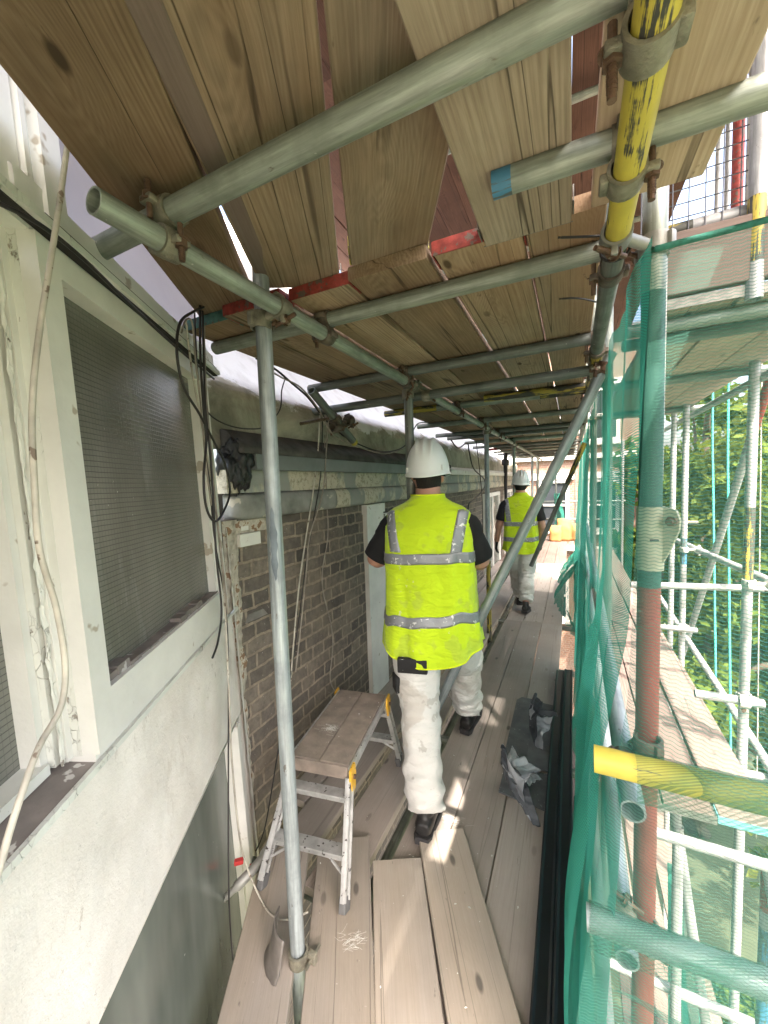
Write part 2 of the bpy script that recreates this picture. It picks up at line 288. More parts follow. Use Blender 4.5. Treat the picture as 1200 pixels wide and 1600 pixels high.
def m_wired_glass():
    t = NT('obscured_wired_glass'); tc = t.n('TexCoord')
    sx = t.n('SeparateXYZ'); t.l(tc.outputs['UV'], sx.inputs[0])
    nz = t.noise(tc.outputs['UV'], 14, 2)
    def lines(s, per, w):
        u = t.math('ADD', s, t.math('MULTIPLY', nz, 0.0025)); f = t.math('FRACT', t.math('MULTIPLY', u, 1 / per)); return t.ramp(f, (0.0, 1.0), (w, 1.0), (w + 0.08, 0.0))
    h = lines(sx.outputs[1], 0.0125, 0.10); vv = lines(sx.outputs[0], 0.0125, 0.06)
    w = t.math('MAXIMUM', h, t.math('MULTIPLY', vv, 0.35))
    cl = t.ramp(t.noise(t.coord((1, 1, 0.4), rnd=False), 4, 4), (0.35, 0.0), (0.7, 1.0))
    base = t.mix(cl, (0.115, 0.115, 0.098), (0.19, 0.188, 0.16))
    sm = t.ramp(t.noise(t.coord((2.5, 2.5, 0.5), rnd=False), 4, 5, 0.6), (0.56, 0.0), (0.66, 0.5)); base = t.mix(sm, base, (0.24, 0.24, 0.22))  # paler streaky patches painted in as reflections on the pane
    fl = t.ramp(t.noise(t.coord(rnd=False), 110, 2), (0.745, 0.0), (0.765, 0.6)); base = t.mix(fl, base, (0.55, 0.55, 0.5))
    t.set(Base_Color=t.mix(t.math('MULTIPLY', w, 0.8), base, (0.045, 0.047, 0.042)), Roughness=0.22); t.b.inputs['Specular IOR Level'].default_value = 0.6
    t.bump(t.math('ADD', w, t.math('MULTIPLY', t.noise(tc.outputs['UV'], 130, 2), 0.8)), 0.25, 0.003); return t.m
M['wired'] = m_wired_glass()

def m_dusty():
    t = NT('dusty_green_glass'); v = t.coord((1, 1, 0.25), rnd=False)
    a = t.noise(v, 3.0, 4, 0.6)
    c = t.mix(t.ramp(a, (0.35, 0.0), (0.7, 1.0)), (0.062, 0.076, 0.064), (0.215, 0.232, 0.20))
    fl = t.ramp(t.noise(t.coord((1, 1, 0.5), rnd=False), 45, 3), (0.74, 0.0), (0.76, 0.8)); c = t.mix(fl, c, (0.5, 0.5, 0.47))
    t.set(Base_Color=c, Roughness=0.2); t.b.inputs['Specular IOR Level'].default_value = 0.5; return t.m
M['dusty'] = m_dusty()
M['house_glass'] = simple('dark_house_glass', (0.03, 0.035, 0.04), 0.08, 0, 0.2, 3, 0)

def m_cloth(name, c, fold=0.5, marks=None, emit=0):
    t = NT(name); v = t.coord((1, 1, 1.7)); v2 = t.coord()
    a = t.noise(v, 6, 3, 0.5, 0.6); b = t.noise(v2, 420, 2)
    col = t.mix(t.ramp(t.noise(v2, 5, 4), (0.3, 0.0), (0.7, 1.0)), tuple(x * 0.93 for x in c), c)
    if marks:
        for (mc, sc, th, st) in marks:
            sp = t.ramp(t.noise(v2, sc, 3, 0.6), (th, 0.0), (th + 0.025, st)); col = t.mix(sp, col, mc)
    t.set(Base_Color=col, Roughness=0.85); t.b.inputs['Specular IOR Level'].default_value = 0.2
    t.b.inputs['Sheen Weight'].default_value = 0.15
    a2 = t.noise(t.coord((1, 1, 2.6)), 11, 3, 0.5, 1.2); t.bump(t.math('ADD', t.math('ADD', t.math('MULTIPLY', a, fold * 6), t.math('MULTIPLY', a2, fold * 3)), t.math('MULTIPLY', b, 0.05)), 0.45, 0.014); return t.m
M['hivis'] = m_cloth('fluorescent_yellow_cloth', (0.56, 0.76, 0.02), 0.6, [((0.36, 0.46, 0.10), 5, 0.56, 0.35), ((0.62, 0.66, 0.45), 26, 0.70, 0.7), ((0.2, 0.2, 0.1), 60, 0.74, 0.7)])
M['trouser'] = m_cloth('painters_white_cotton', (0.68, 0.672, 0.64), 0.6, [((0.42, 0.37, 0.31), 4.5, 0.54, 0.4), ((0.36, 0.33, 0.29), 11, 0.62, 0.5), ((0.03, 0.03, 0.03), 55, 0.745, 0.9)])
M['vest_edge'] = m_cloth('yellow_binding_tape', (0.72, 0.86, 0.02), 0.1)

def m_net(name, cover, period, c, hi, lo):
    # woven debris netting: rows of green threads with open holes between them
    t = NT(name); tc = t.n('TexCoord'); sx = t.n('SeparateXYZ'); t.l(tc.outputs['UV'], sx.inputs[0])
    wob = t.math('SINE', t.math('MULTIPLY', sx.outputs[0], 2 * math.pi / (period * 2.6)))
    nz = t.noise(tc.outputs['UV'], 5.0, 2)
    r = t.math('ADD', t.math('MULTIPLY', sx.outputs[1], 1 / period), t.math('ADD', t.math('MULTIPLY', wob, 0.16), t.math('MULTIPLY', nz, 1.5)))
    f = t.math('FRACT', r); tri = t.math('ABSOLUTE', t.math('SUBTRACT', f, 0.5))
    row = t.ramp(tri, (0.5 - cover * 0.62 - 0.08, lo), (0.5 - cover * 0.62 + 0.08, hi))
    f2 = t.math('FRACT', t.math('MULTIPLY', sx.outputs[0], 1 / (period * 0.8))); row2 = t.ramp(f2, (0.0, 0.5), (0.22, 0.5), (0.26, 0.0))
    al = t.math('MAXIMUM', row, t.math('MULTIPLY', row2, hi * 0.6))
    df = t.n('BsdfDiffuse'); tl = t.n('BsdfTranslucent'); tp = t.n('BsdfTransparent')
    cc = t.mix(t.noise(tc.outputs['UV'], 1.5, 3), tuple(x * 0.8 for x in c), tuple(min(1, x * 1.25) for x in c))
    t.l(cc, df.inputs[0]); t.l(cc, tl.inputs[0])
    m1 = t.n('MixShader'); m1.inputs[0].default_value = 0.4; t.l(df.outputs[0], m1.inputs[1]); t.l(tl.outputs[0], m1.inputs[2])
    m2 = t.n('MixShader'); t.l(al, m2.inputs[0]); t.l(tp.outputs[0], m2.inputs[1]); t.l(m1.outputs[0], m2.inputs[2])
    t.l(m2.outputs[0], t.out.inputs['Surface']); t.t.nodes.remove(t.b); return t.m
M['net'] = m_net('green_debris_netting', 0.22, 0.0068, (0.10, 0.28, 0.225), 0.62, 0.24)  # paler, greyer green than the other nets: sunlight put into the colour
M['net_dense'] = m_net('gathered_green_netting', 0.50, 0.006, (0.042, 0.235, 0.18), 0.95, 0.45)
M['net_wrap'] = m_net('tightly_wrapped_green_netting', 0.34, 0.005, (0.035, 0.17, 0.11), 0.62, 0.22)

def m_leaf(name, a, b):
    t = NT(name); v = t.coord(rnd=False); n = t.noise(v, 1.2, 3); n2 = t.noise(v, 14, 2)
    c = t.mix(t.ramp(t.math('ADD', t.math('MULTIPLY', n, 0.6), t.math('MULTIPLY', n2, 0.4)), (0.38, 0.0), (0.62, 1.0)), a, b)
    df = t.n('BsdfDiffuse'); tl = t.n('BsdfTranslucent'); t.l(c, df.inputs[0]); t.l(t.mix(0.5, c, (0.2, 0.25, 0.02)), tl.inputs[0])
    m1 = t.n('MixShader'); m1.inputs[0].default_value = 0.35; t.l(df.outputs[0], m1.inputs[1]); t.l(tl.outputs[0], m1.inputs[2])
    t.l(m1.outputs[0], t.out.inputs['Surface']); t.t.nodes.remove(t.b); return t.m
M['leaf'] = m_leaf('green_leaves', (0.035, 0.07, 0.014), (0.12, 0.155, 0.035))
M['leaf2'] = m_leaf('yellow_green_leaves', (0.06, 0.09, 0.018), (0.19, 0.20, 0.055))

# ------------------------------------------------------------------ object helpers
def tag(o, label=None, cat=None, group=None, kind=None):
    if label: o['label'] = label
    if cat: o['category'] = cat
    if group: o['group'] = group
    if kind: o['kind'] = kind
    return o
def thing(name, label, cat, loc=(0, 0, 0), group=None):
    o = bpy.data.objects.new(name, None); COL.objects.link(o); o.location = loc; o.empty_display_size = 0.1
    return tag(o, label, cat, group)
def wm(o):
    m = o.matrix_basis.copy()
    return (wm(o.parent) @ o.matrix_parent_inverse @ m) if o.parent else m
def obj(name, bm, mat, parent=None, smooth=False, label=None, local=False):
    """link bm as ONE mesh object; bm in world space unless local (then in the parent's space)"""
    me = bpy.data.meshes.new(name); bmesh.ops.recalc_face_normals(bm, faces=bm.faces[:])
    bm.to_mesh(me); bm.free()
    for m in (mat if isinstance(mat, (list, tuple)) else [mat]): me.materials.append(m)
    if smooth:
        for p in me.polygons: p.use_smooth = True
    o = bpy.data.objects.new(name, me); COL.objects.link(o)
    if parent:
        o.parent = parent
        if not local: o.matrix_parent_inverse = wm(parent).inverted()
    if label: o['label'] = label
    return o
def autosmooth(o, ang=40):
    me = o.data
    for p in me.polygons: p.use_smooth = True
    bm = bmesh.new(); bm.from_mesh(me)
    for e in bm.edges:
        if len(e.link_faces) == 2 and e.calc_face_angle() > rad(ang): e.smooth = False
    bm.to_mesh(me); bm.free(); return o
def bx(bm, c, s, rot=None, bev=0.0, mi=0):
    """box at centre c, size s, optional 3x3 rotation, bevel"""
    r = bmesh.ops.create_cube(bm, size=1.0); vs = r['verts']
    bmesh.ops.scale(bm, vec=s, verts=vs)
    if bev:
        es = list({e for v in vs for e in v.link_edges}); rb = bmesh.ops.bevel(bm, geom=es, offset=bev, segments=2, affect='EDGES', profile=0.5)
        vs = list({v for f in rb['faces'] for v in f.verts} | {v for v in vs if v.is_valid})
        vs = list({v for v in vs} | {w for v in vs for e in v.link_edges for w in e.verts})
    for f in {f for v in vs for f in v.link_faces}: f.material_index = mi
    if rot is not None: bmesh.ops.rotate(bm, cent=(0, 0, 0), matrix=rot, verts=vs)
    bmesh.ops.translate(bm, vec=c, verts=vs); return vs
def hexa(bm, p, mi=0):
    vs = [bm.verts.new(x) for x in p]
    for f in ((0, 3, 2, 1), (4, 5, 6, 7), (0, 1, 5, 4), (1, 2, 6, 5), (2, 3, 7, 6), (3, 0, 4, 7)):
        bm.faces.new([vs[i] for i in f]).material_index = mi
def frame(d):
    d = d.normalized(); u = V((0, 0, 1)) if abs(d.z) < 0.9 else V((1, 0, 0))
    a = d.cross(u).normalized(); return a, a.cross(d).normalized()
def cyl(bm, p0, p1, r0, r1=None, n=16, cap=True, mi=0):
    p0, p1 = V(p0), V(p1); r1 = r0 if r1 is None else r1; a, b = frame(p1 - p0); R = []
    for p, r in ((p0, r0), (p1, r1)):
        R.append([bm.verts.new(p + (a * math.cos(k * 2 * math.pi / n) + b * math.sin(k * 2 * math.pi / n)) * r) for k in range(n)])
    for k in range(n): bm.faces.new((R[0][k], R[0][(k + 1) % n], R[1][(k + 1) % n], R[1][k])).material_index = mi
    if cap: bm.faces.new(R[0][::-1]).material_index = mi; bm.faces.new(R[1]).material_index = mi
def spline(pts, k=6):
    P = [V(p) for p in pts]; out = []
    for i in range(len(P) - 1):
        a = P[max(i - 1, 0)]; b = P[i]; c = P[i + 1]; d = P[min(i + 2, len(P) - 1)]
        for j in range(k):
            t = j / k; out.append(0.5 * ((2 * b) + (c - a) * t + (2 * a - 5 * b + 4 * c - d) * t * t + (3 * b - a - 3 * c + d) * t ** 3))
    out.append(P[-1]); return out
def sweep(bm, pts, r, n=8, cap=True, mi=0):
    """round sweep; r a number or one number per point"""
    R = []; P = [V(p) for p in pts]; a = None
    for i, p in enumerate(P):
        d = (P[min(i + 1, len(P) - 1)] - P[max(i - 1, 0)]).normalized()
        if a is None: a, b = frame(d)
        else: a = (a - d * a.dot(d)).normalized(); b = d.cross(a).normalized()
        rr = r[i] if isinstance(r, (list, tuple)) else r
        if not isinstance(rr, tuple): rr = (rr, rr)
        R.append([bm.verts.new(p + a * math.cos(k * 2 * math.pi / n) * rr[0] + b * math.sin(k * 2 * math.pi / n) * rr[1]) for k in range(n)])
    for i in range(len(R) - 1):
        for k in range(n): bm.faces.new((R[i][k], R[i][(k + 1) % n], R[i + 1][(k + 1) % n], R[i + 1][k])).material_index = mi
    if cap: bm.faces.new(R[0][::-1]).material_index = mi; bm.faces.new(R[-1]).material_index = mi
    return R
def loft(bm, rings, cap=True, closed=True, mi=0):
    R = [[bm.verts.new(p) for p in r] for r in rings]; n = len(R[0])
    for i in range(len(R) - 1):
        for k in range(n if closed else n - 1): bm.faces.new((R[i][k], R[i][(k + 1) % n], R[i + 1][(k + 1) % n], R[i + 1][k])).material_index = mi
    if cap: bm.faces.new(R[0][::-1]).material_index = mi; bm.faces.new(R[-1]).material_index = mi
    return R
def grid(bm, nu, nv, fn, uv=None, mi=0):
    vs = [[bm.verts.new(fn(i / nu, j / nv)) for j in range(nv + 1)] for i in range(nu + 1)]
    L = bm.loops.layers.uv.verify() if uv else None
    for i in range(nu):
        for j in range(nv):
            f = bm.faces.new((vs[i][j], vs[i + 1][j], vs[i + 1][j + 1], vs[i][j + 1])); f.material_index = mi
            if uv:
                for lp, (a, b) in zip(f.loops, ((i, j), (i + 1, j), (i + 1, j + 1), (i, j + 1))): lp[L].uv = uv(a / nu, b / nv)
    return vs

# ------------------------------------------------------------------ scaffold parts
TR = 0.02415
def tube(label, p0, p1, mat, group=None, r=TR, name='scaffold_tube', cat='scaffold tube', bands=None, n=22):
    """a hollow tube; bands = [(t0, t1, material)] painted lengths of the same tube"""
    p0, p1 = V(p0), V(p1); L = (p1 - p0).length
    o_rot = (p1 - p0).to_track_quat('Z', 'Y')
    bm = bmesh.new(); mats = [mat]; cuts = [0.0, 1.0]; bands = bands or []
    for a, b, m in bands: cuts += [a, b]; mats.append(m)
    cuts = sorted(set(cuts)); R = []
    for t in cuts:
        R.append([bm.verts.new((math.cos(k * 2 * math.pi / n) * r, math.sin(k * 2 * math.pi / n) * r, t * L)) for k in range(n)])
    for i in range(len(cuts) - 1):
        mid = (cuts[i] + cuts[i + 1]) / 2; mi = 0
        for j, (a, b, m) in enumerate(bands):
            if a <= mid <= b: mi = j + 1
        for k in range(n): bm.faces.new((R[i][k], R[i][(k + 1) % n], R[i + 1][(k + 1) % n], R[i + 1][k])).material_index = mi
    ri = r * 0.83
    for ring, z, dz in ((R[0], 0, 0.25), (R[-1], L, -0.25)):
        inner = [bm.verts.new((math.cos(k * 2 * math.pi / n) * ri, math.sin(k * 2 * math.pi / n) * ri, z)) for k in range(n)]
        deep = [bm.verts.new((math.cos(k * 2 * math.pi / n) * ri, math.sin(k * 2 * math.pi / n) * ri, z + dz * min(1, L * 1.8))) for k in range(n)]
        for k in range(n):
            bm.faces.new((ring[k], ring[(k + 1) % n], inner[(k + 1) % n], inner[k]))
            bm.faces.new((inner[k], inner[(k + 1) % n], deep[(k + 1) % n], deep[k]))
        bm.faces.new(deep)
    o = obj(name, bm, mats); autosmooth(o, 50)
    o.rotation_mode = 'QUATERNION'; o.rotation_quaternion = o_rot; o.location = p0
    o.rotation_mode = 'XYZ'; o.rotation_euler = o_rot.to_euler()
    return tag(o, label, cat, group)

def coupler(parent, ca, da, cb, db, mat=None, bolt_side=1.0, long=1.0):
    """cast double coupler joining a tube through ca along da to a tube through cb along db"""
    ca, da, cb, db = V(ca), V(da).normalized(), V(cb), V(db).normalized(); mat = mat or M['coupler']
    bm = bmesh.new(); ax = (cb - ca); ax = ax.normalized() if ax.length > 1e-4 else V((0, 0, 1))
    for c, d, sgn in ((ca, da, 1), (cb, db, -1)):
        a, b = frame(d); n = 20; w = 0.023
        for (ri, ro, hw) in ((TR + 0.0005, TR + 0.0065, w),):
            rings = []
            for (r, s) in ((ri, -hw), (ro, -hw), (ro + 0.001, -hw * 0.5), (ro + 0.001, hw * 0.5), (ro, hw), (ri, hw)):
                rings.append([c + d * s + (a * math.cos(k * 2 * math.pi / n) + b * math.sin(k * 2 * math.pi / n)) * r for k in range(n)])
            loft(bm, rings + [rings[0]], cap=False)
        # flap lug and hinge lug either side of the band
        side = d.cross(ax); side = side.normalized() if side.length > 0.1 else a
        Rm = Matrix((side, d, side.cross(d))).transposed()
        bx(bm, c + side * bolt_side * (TR + 0.013) - ax * sgn * 0.006, (0.022, 0.034, 0.014), Rm, 0.003)
        bx(bm, c - side * bolt_side * (TR + 0.009) - ax * sgn * 0.006, (0.016, 0.040, 0.018), Rm, 0.004)
    mid = (ca + cb) / 2; a, b = frame(ax)
    cyl(bm, ca + ax * TR * 0.9, cb - ax * TR * 0.9, 0.013, 0.013, 12)
    c = obj('coupler', bm, mat, parent); autosmooth(c, 35)
    for cc, d, sgn in ((ca, da, 1), (cb, db, -1)):
        side = d.cross(ax); side = side.normalized() if side.length > 0.1 else frame(d)[0]
        p = cc + side * bolt_side * (TR + 0.014); bm = bmesh.new(); dirn = -ax * sgn
        cyl(bm, p - dirn * 0.03, p + dirn * 0.045 * long, 0.0058, n=10)
        cyl(bm, p + dirn * 0.004, p + dirn * 0.018, 0.0125, n=6)
        cyl(bm, p + dirn * 0.001, p + dirn * 0.004, 0.0165, n=14)
        for k in range(6):
            q0 = p + dirn * (0.020 + k * 0.004 * long); cyl(bm, q0, q0 + dirn * 0.0016, 0.0068, n=10)
        autosmooth(obj('bolt', bm, M['bolt'], c), 35)
    return c

def board(label, p0, p1, mat, w=0.215, th=0.038, group=None, band0=None, band1=None, roll=0.0, name='scaffold_board', cat='scaffold board', bow=0.003):
    """a plank whose TOP face runs from p0 to p1 (mid width); hoop-iron end bands as parts"""
    p0, p1 = V(p0), V(p1); d = (p1 - p0); L = d.length; d.normalize()
    up = V((0, 0, 1)); x = d.cross(up).normalized(); z = x.cross(d).normalized()
    if roll: 
        Rr = Matrix.Rotation(roll, 3, d); x = Rr @ x; z = Rr @ z
    Mx = Matrix((x, d, z)).transposed().to_4x4(); Mx.translation = (p0 + p1) / 2 - z * th / 2
    bm = bmesh.new(); n = 14; rings = []; sd_ = random.uniform(0, 99); bv = 0.003; cs = random.uniform(-1, 1)
    for i in range(n + 1):
        y = -L / 2 + L * i / n; bz = bow * math.sin(i / n * math.pi) * cs + 0.0025 * noise.noise(V((sd_, y * 2, 0)))
        ex = 0.004 * noise.noise(V((sd_ + 5, y * 1.5, 3))); ex2 = 0.004 * noise.noise(V((sd_ + 9, y * 1.5, 7))); h = th / 2; a = -w / 2 + ex; b = w / 2 + ex2
        tw = 0.003 * noise.noise(V((sd_, y, 9)))
        rings.append([V(c) for c in ((a + bv, y, -h + bz - tw), (b - bv, y, -h + bz + tw), (b, y, -h + bv + bz + tw), (b, y, h - bv + bz + tw), (b - bv, y, h + bz + tw), (a + bv, y, h + bz - tw), (a, y, h - bv + bz - tw), (a, y, -h + bv + bz - tw))])
    loft(bm, rings)
    o = obj(name, bm, mat); o.matrix_world = Mx; o.location = Mx.translation; o.rotation_euler = Mx.to_euler()
    tag(o, label, cat, group)
    for yb, bmat in ((-L / 2, band0), (L / 2, band1)):
        if bmat is None: continue
        s = -1 if yb < 0 else 1; bm = bmesh.new(); tt = 0.0016
        bx(bm, (0, yb + s * tt, 0), (w + 0.006, tt * 2, th * 0.96))
        for sx in (-1, 1): bx(bm, (sx * (w / 2 + 0.0035), yb - s * 0.035, 0), (0.003, 0.075, th * 0.9))
        obj('end_band', bm, bmat, o, local=True)
    return o

ORD = ['first', 'second', 'third', 'fourth', 'fifth', 'sixth', 'seventh', 'eighth', 'ninth', 'tenth', 'eleventh', 'twelfth', 'thirteenth', 'fourteenth', 'fifteenth', 'sixteenth']

# ================================================================== SETTING: terraced house on the left
J = V((-1.39, 1.27, 0)); BD = V((-0.518, 0.855, 0)).normalized(); BN = V((BD.y, -BD.x, 0)); LEAN = -0.03
def B(s, z, o=0.0): return J + BD * s + BN * (o + LEAN * (z - 1.1)) + V((0, 0, z))
def Bs(px, py, o=0.0):
    d = sight(px, py); nn = BN + V((0, 0, -LEAN)); p0 = B(0, 0, o); t = (p0 - EYE).dot(nn) / d.dot(nn); P = EYE + d * t
    return (P - J).dot(BD), P.z
def slab(bm, s0, s1, z0, z1, o0, o1, mi=0):
    hexa(bm, [B(s0, z0, o0), B(s1, z0, o0), B(s1, z0, o1), B(s0, z0, o1), B(s0, z1, o0), B(s1, z1, o0), B(s1, z1, o1), B(s0, z1, o1)], mi)
house = thing('terraced_house', 'white rendered house with canted bay window and dark brick wall along the scaffold', 'house', (-1.39, 1.27, 0))
def rough_sheet(bm, s0, s1, z0, z1, o, amp=0.004, nu=60, nv=24, edge=None):
    def fn(u, v):
        s = s0 + (s1 - s0) * u; zz1 = z1 if edge is None else z1 + edge(s); z = z0 + (zz1 - z0) * v
        return B(s, z, o + amp * noise.noise(V((s * 9, z * 9, 1))) + amp * 0.5 * noise.noise(V((s * 31, z * 31, 4))))
    grid(bm, nu, nv, fn)
S_END = -1.72
bm = bmesh.new(); rough_sheet(bm, S_END, -0.01, 0.61, 1.072, 0.0, 0.005); slab(bm, S_END, -0.012, 0.612, 1.07, -0.2, -0.012)
slab(bm, S_END, -0.01, 0.6, 0.611, -0.12, 0.0)
obj('bay_wall', bm, M['render'], house, True)
bm = bmesh.new(); rough_sheet(bm, -0.105, 0.0, -2.5, 0.61, 0.0, 0.004, 10, 40); slab(bm, -0.105, -0.003, -2.5, 0.6, -0.2, -0.012); obj('bay_corner', bm, M['render'], house, True)
# lower window
lw = obj('lower_window', (lambda b: (slab(b, -0.145, -0.105, -2.5, 0.6, -0.06, 0.012), slab(b, -1.7, -0.145, -2.5, -2.42, -0.06, 0.01), b)[-1])(bmesh.new()), M['white_paint'], house)
bm = bmesh.new(); slab(bm, S_END, -0.145, -2.42, 0.605, -0.09, -0.045); obj('pane', bm, M['dusty'], lw)
bm = bmesh.new(); slab(bm, -0.165, -0.146, -2.4, 0.59, -0.044, -0.02); obj('glazing_bead', bm, M['white_paint'], lw)
# upper window: mullion boards at measured positions
ed = [Bs(x, 930, o_)[0] for x, o_ in ((22, -0.06), (44, -0.05), (66, -0.035), (90, -0.03), (98, -0.03), (125, 0.02), (155, 0.02))]
win = obj('window', (lambda b: (slab(b, ed[5], ed[6] + 0.002, 1.10, 2.10, -0.05, 0.02), slab(b, -0.20, -0.135, 1.10, 2.10, -0.05, 0.02),
      slab(b, ed[6] + 0.002, -0.20, 2.045, 2.10, -0.05, 0.018), slab(b, ed[6] + 0.002, -0.20, 1.10, 1.208, -0.05, 0.018),
      slab(b, -0.135, -0.10, 1.10, 2.10, -0.05, 0.006), slab(b, ed[5], -0.12, 1.073, 1.10, -0.05, 0.012), b)[-1])(bmesh.new()), M['white_paint'], house)
bm = bmesh.new()
grid(bm, 1, 1, lambda u, v: B(ed[6] + 0.002 + (-0.2 - ed[6]) * u, 1.195 + 0.86 * v, -0.025), lambda u, v: (0.78 * u, 0.86 * v)); obj('pane', bm, M['wired'], win)
bm = bmesh.new(); 
for k in range(16):
    s = ed[6] + 0.01 + k * 0.0475; slab(bm, s, s + 0.0475, 1.2085, 1.212 + 0.012 * abs(noise.noise(V((k * 1.7, 0, 0)))) + (0.012 if k < 2 or 7 < k < 12 else 0), -0.03, 0.004 + 0.008 * abs(noise.noise(V((k * 2.3, 5, 0)))))
obj('putty', bm, M['grey_render'], win)
bm = bmesh.new(); slab(bm, -0.215, -0.2, 1.2, 2.045, -0.028, 0.004); obj('glazing_bead', bm, M['white_paint'], win)
lwin = obj('side_window', (lambda b: (slab(b, ed[0], ed[1] - 0.001, 1.10, 2.10, -0.12, -0.055), b)[-1])(bmesh.new()), M['white_paint'], house)
bm = bmesh.new(); grid(bm, 1, 1, lambda u, v: B(S_END + (ed[0] - S_END) * u, 1.10 + 1.0 * v, -0.09), lambda u, v: (0.56 * u, 1.0 * v)); obj('pane', bm, M['wired'], lwin)
bm = bmesh.new(); grid(bm, 10, 90, lambda u, v: B(ed[1] + (ed[2] - ed[1]) * u, 1.10 + 1.0 * v, -0.032 + 0.006 * noise.noise(V((u * 3, v * 22, 0))) + 0.004 * noise.noise(V((u * 9, v * 60, 2)))))
slab(bm, ed[1], ed[2], 1.10, 2.10, -0.11, -0.042); obj('peeling_post', bm, M['peel'], house)
bm = bmesh.new(); slab(bm, ed[2] + 0.001, ed[3], 1.10, 2.10, -0.11, -0.028); obj('mullion', bm, M['white_paint'], house)
bm = bmesh.new(); slab(bm, ed[3], ed[4], 1.10, 2.10, -0.2, -0.15); obj('gap_shade_slab', bm, M['shade_dirt_black'], house)  # near-black slab in place of the shade inside the gap
bm = bmesh.new(); slab(bm, ed[4], ed[4] + (ed[5] - ed[4]) * 0.45, 1.10, 2.10, -0.1, -0.03); slab(bm, ed[4] + (ed[5] - ed[4]) * 0.5, ed[5] - 0.001, 1.10, 2.10, -0.1, -0.012); obj('grey_stile', bm, M['peel'], house)
# sill board and its white lip
bm = bmesh.new(); hexa(bm, [B(S_END, 1.073, -0.16), B(ed[6] - 0.012, 1.073, -0.16), B(ed[6] - 0.012, 1.073, 0.012), B(S_END, 1.073, 0.012), B(S_END, 1.108, -0.16), B(ed[6] - 0.012, 1.108, -0.16), B(ed[6] - 0.012, 1.084, 0.012), B(S_END, 1.084, 0.012)]); obj('sill', bm, M['grey_render'], house)
bm = bmesh.new(); slab(bm, S_END, ed[6] - 0.013, 1.0725, 1.0865, 0.0125, 0.022); slab(bm, ed[6] - 0.011, -0.01, 1.0735, 1.086, 0.0125, 0.022); obj('sill_lip', bm, M['peel'], house)
bm = bmesh.new(); slab(bm, S_END, ed[1] - 0.01, 1.095, 1.116, -0.12, -0.045); obj('inner_sill', bm, M['peel'], house)
# head mouldings and upper slope of the bay
bm = bmesh.new(); slab(bm, S_END, -0.02, 2.10, 2.108, -0.05, 0.012); slab(bm, S_END, -0.02, 2.112, 2.128, -0.05, 0.042); slab(bm, S_END, -0.02, 2.128, 2.136, -0.05, 0.025)
obj('head_moulding', bm, M['peel'], house)
bm = bmesh.new(); slab(bm, S_END, -0.02, 2.108, 2.112, -0.05, 0.030); slab(bm, -0.99, -0.02, 2.136, 2.142, -0.05, 0.03); obj('drip_gap', bm, M['shade_dirt_black'], house)
bm = bmesh.new(); rough_sheet(bm, -1.03, 0.0, 2.142, 2.20, 0.012, 0.003, 60, 6); slab(bm, -1.03, 0.0, 2.142, 2.199, -0.06, 0.007); obj('bay_frieze', bm, M['white_paint'], house, True)
us = [Bs(x, 230)[0] for x in (-8, 22, 26, 33, 41, 46, 76)]
bm = bmesh.new(); slab(bm, S_END, us[1], 2.136, 2.9, -0.05, 0.004); slab(bm, us[1], us[2], 2.136, 2.9, -0.05, -0.02); slab(bm, us[2], us[3], 2.136, 2.9, -0.05, 0.012); slab(bm, us[5], us[6], 2.136, 2.9, -0.05, 0.02); obj('upper_frame', bm, M['white_paint'], house)
bm = bmesh.new(); slab(bm, us[3], us[5], 2.136, 2.9, -0.05, 0.0); obj('upper_post', bm, M['peel'], house)
bm = bmesh.new(); hexa(bm, [B(us[6], 2.19, -0.06), B(0.25, 2.19, -0.06), B(0.25, 2.19, -0.2), B(us[6], 2.19, -0.2), B(us[6], 3.2, -0.30), B(0.25, 3.2, -0.30), B(0.25, 3.2, -0.5), B(us[6], 3.2, -0.5)]); obj('bay_roof_slope', bm, simple('white_roof_lilac_shade', (0.36, 0.335, 0.36), 0.8, 0, 0.06, 3, 0.2), house)  # lilac-grey colour paints the shade onto this white slope
# bay front, round the corner on the camera's left and behind
c0 = B(S_END, 1.0, 0); bm = bmesh.new(); hexa(bm, [V((c0.x, -2.5, -2.5)), V((c0.x, c0.y, -2.5)), V((c0.x - 0.3, c0.y, -2.5)), V((c0.x - 0.3, -2.5, -2.5)), V((c0.x, -2.5, 1.07)), V((c0.x, c0.y, 1.07)), V((c0.x - 0.3, c0.y, 1.07)), V((c0.x - 0.3, -2.5, 1.07))])
hexa(bm, [V((c0.x, -2.5, 2.1)), V((c0.x, c0.y, 2.1)), V((c0.x - 0.3, c0.y, 2.1)), V((c0.x - 0.3, -2.5, 2.1)), V((c0.x - 0.1, -2.5, 3.0)), V((c0.x - 0.1, c0.y, 3.0)), V((c0.x - 0.4, c0.y, 3.0)), V((c0.x - 0.4, -2.5, 3.0))]); obj('bay_front', bm, M['render'], house)
bm = bmesh.new(); hexa(bm, [V((c0.x - 0.04, -2.5, 1.07)), V((c0.x - 0.04, c0.y, 1.07)), V((c0.x - 0.3, c0.y, 1.07)), V((c0.x - 0.3, -2.5, 1.07)), V((c0.x - 0.04, -2.5, 2.1)), V((c0.x - 0.04, c0.y, 2.1)), V((c0.x - 0.3, c0.y, 2.1)), V((c0.x - 0.3, -2.5, 2.1))]); obj('front_window', bm, M['dusty'], house)

WX = -1.39
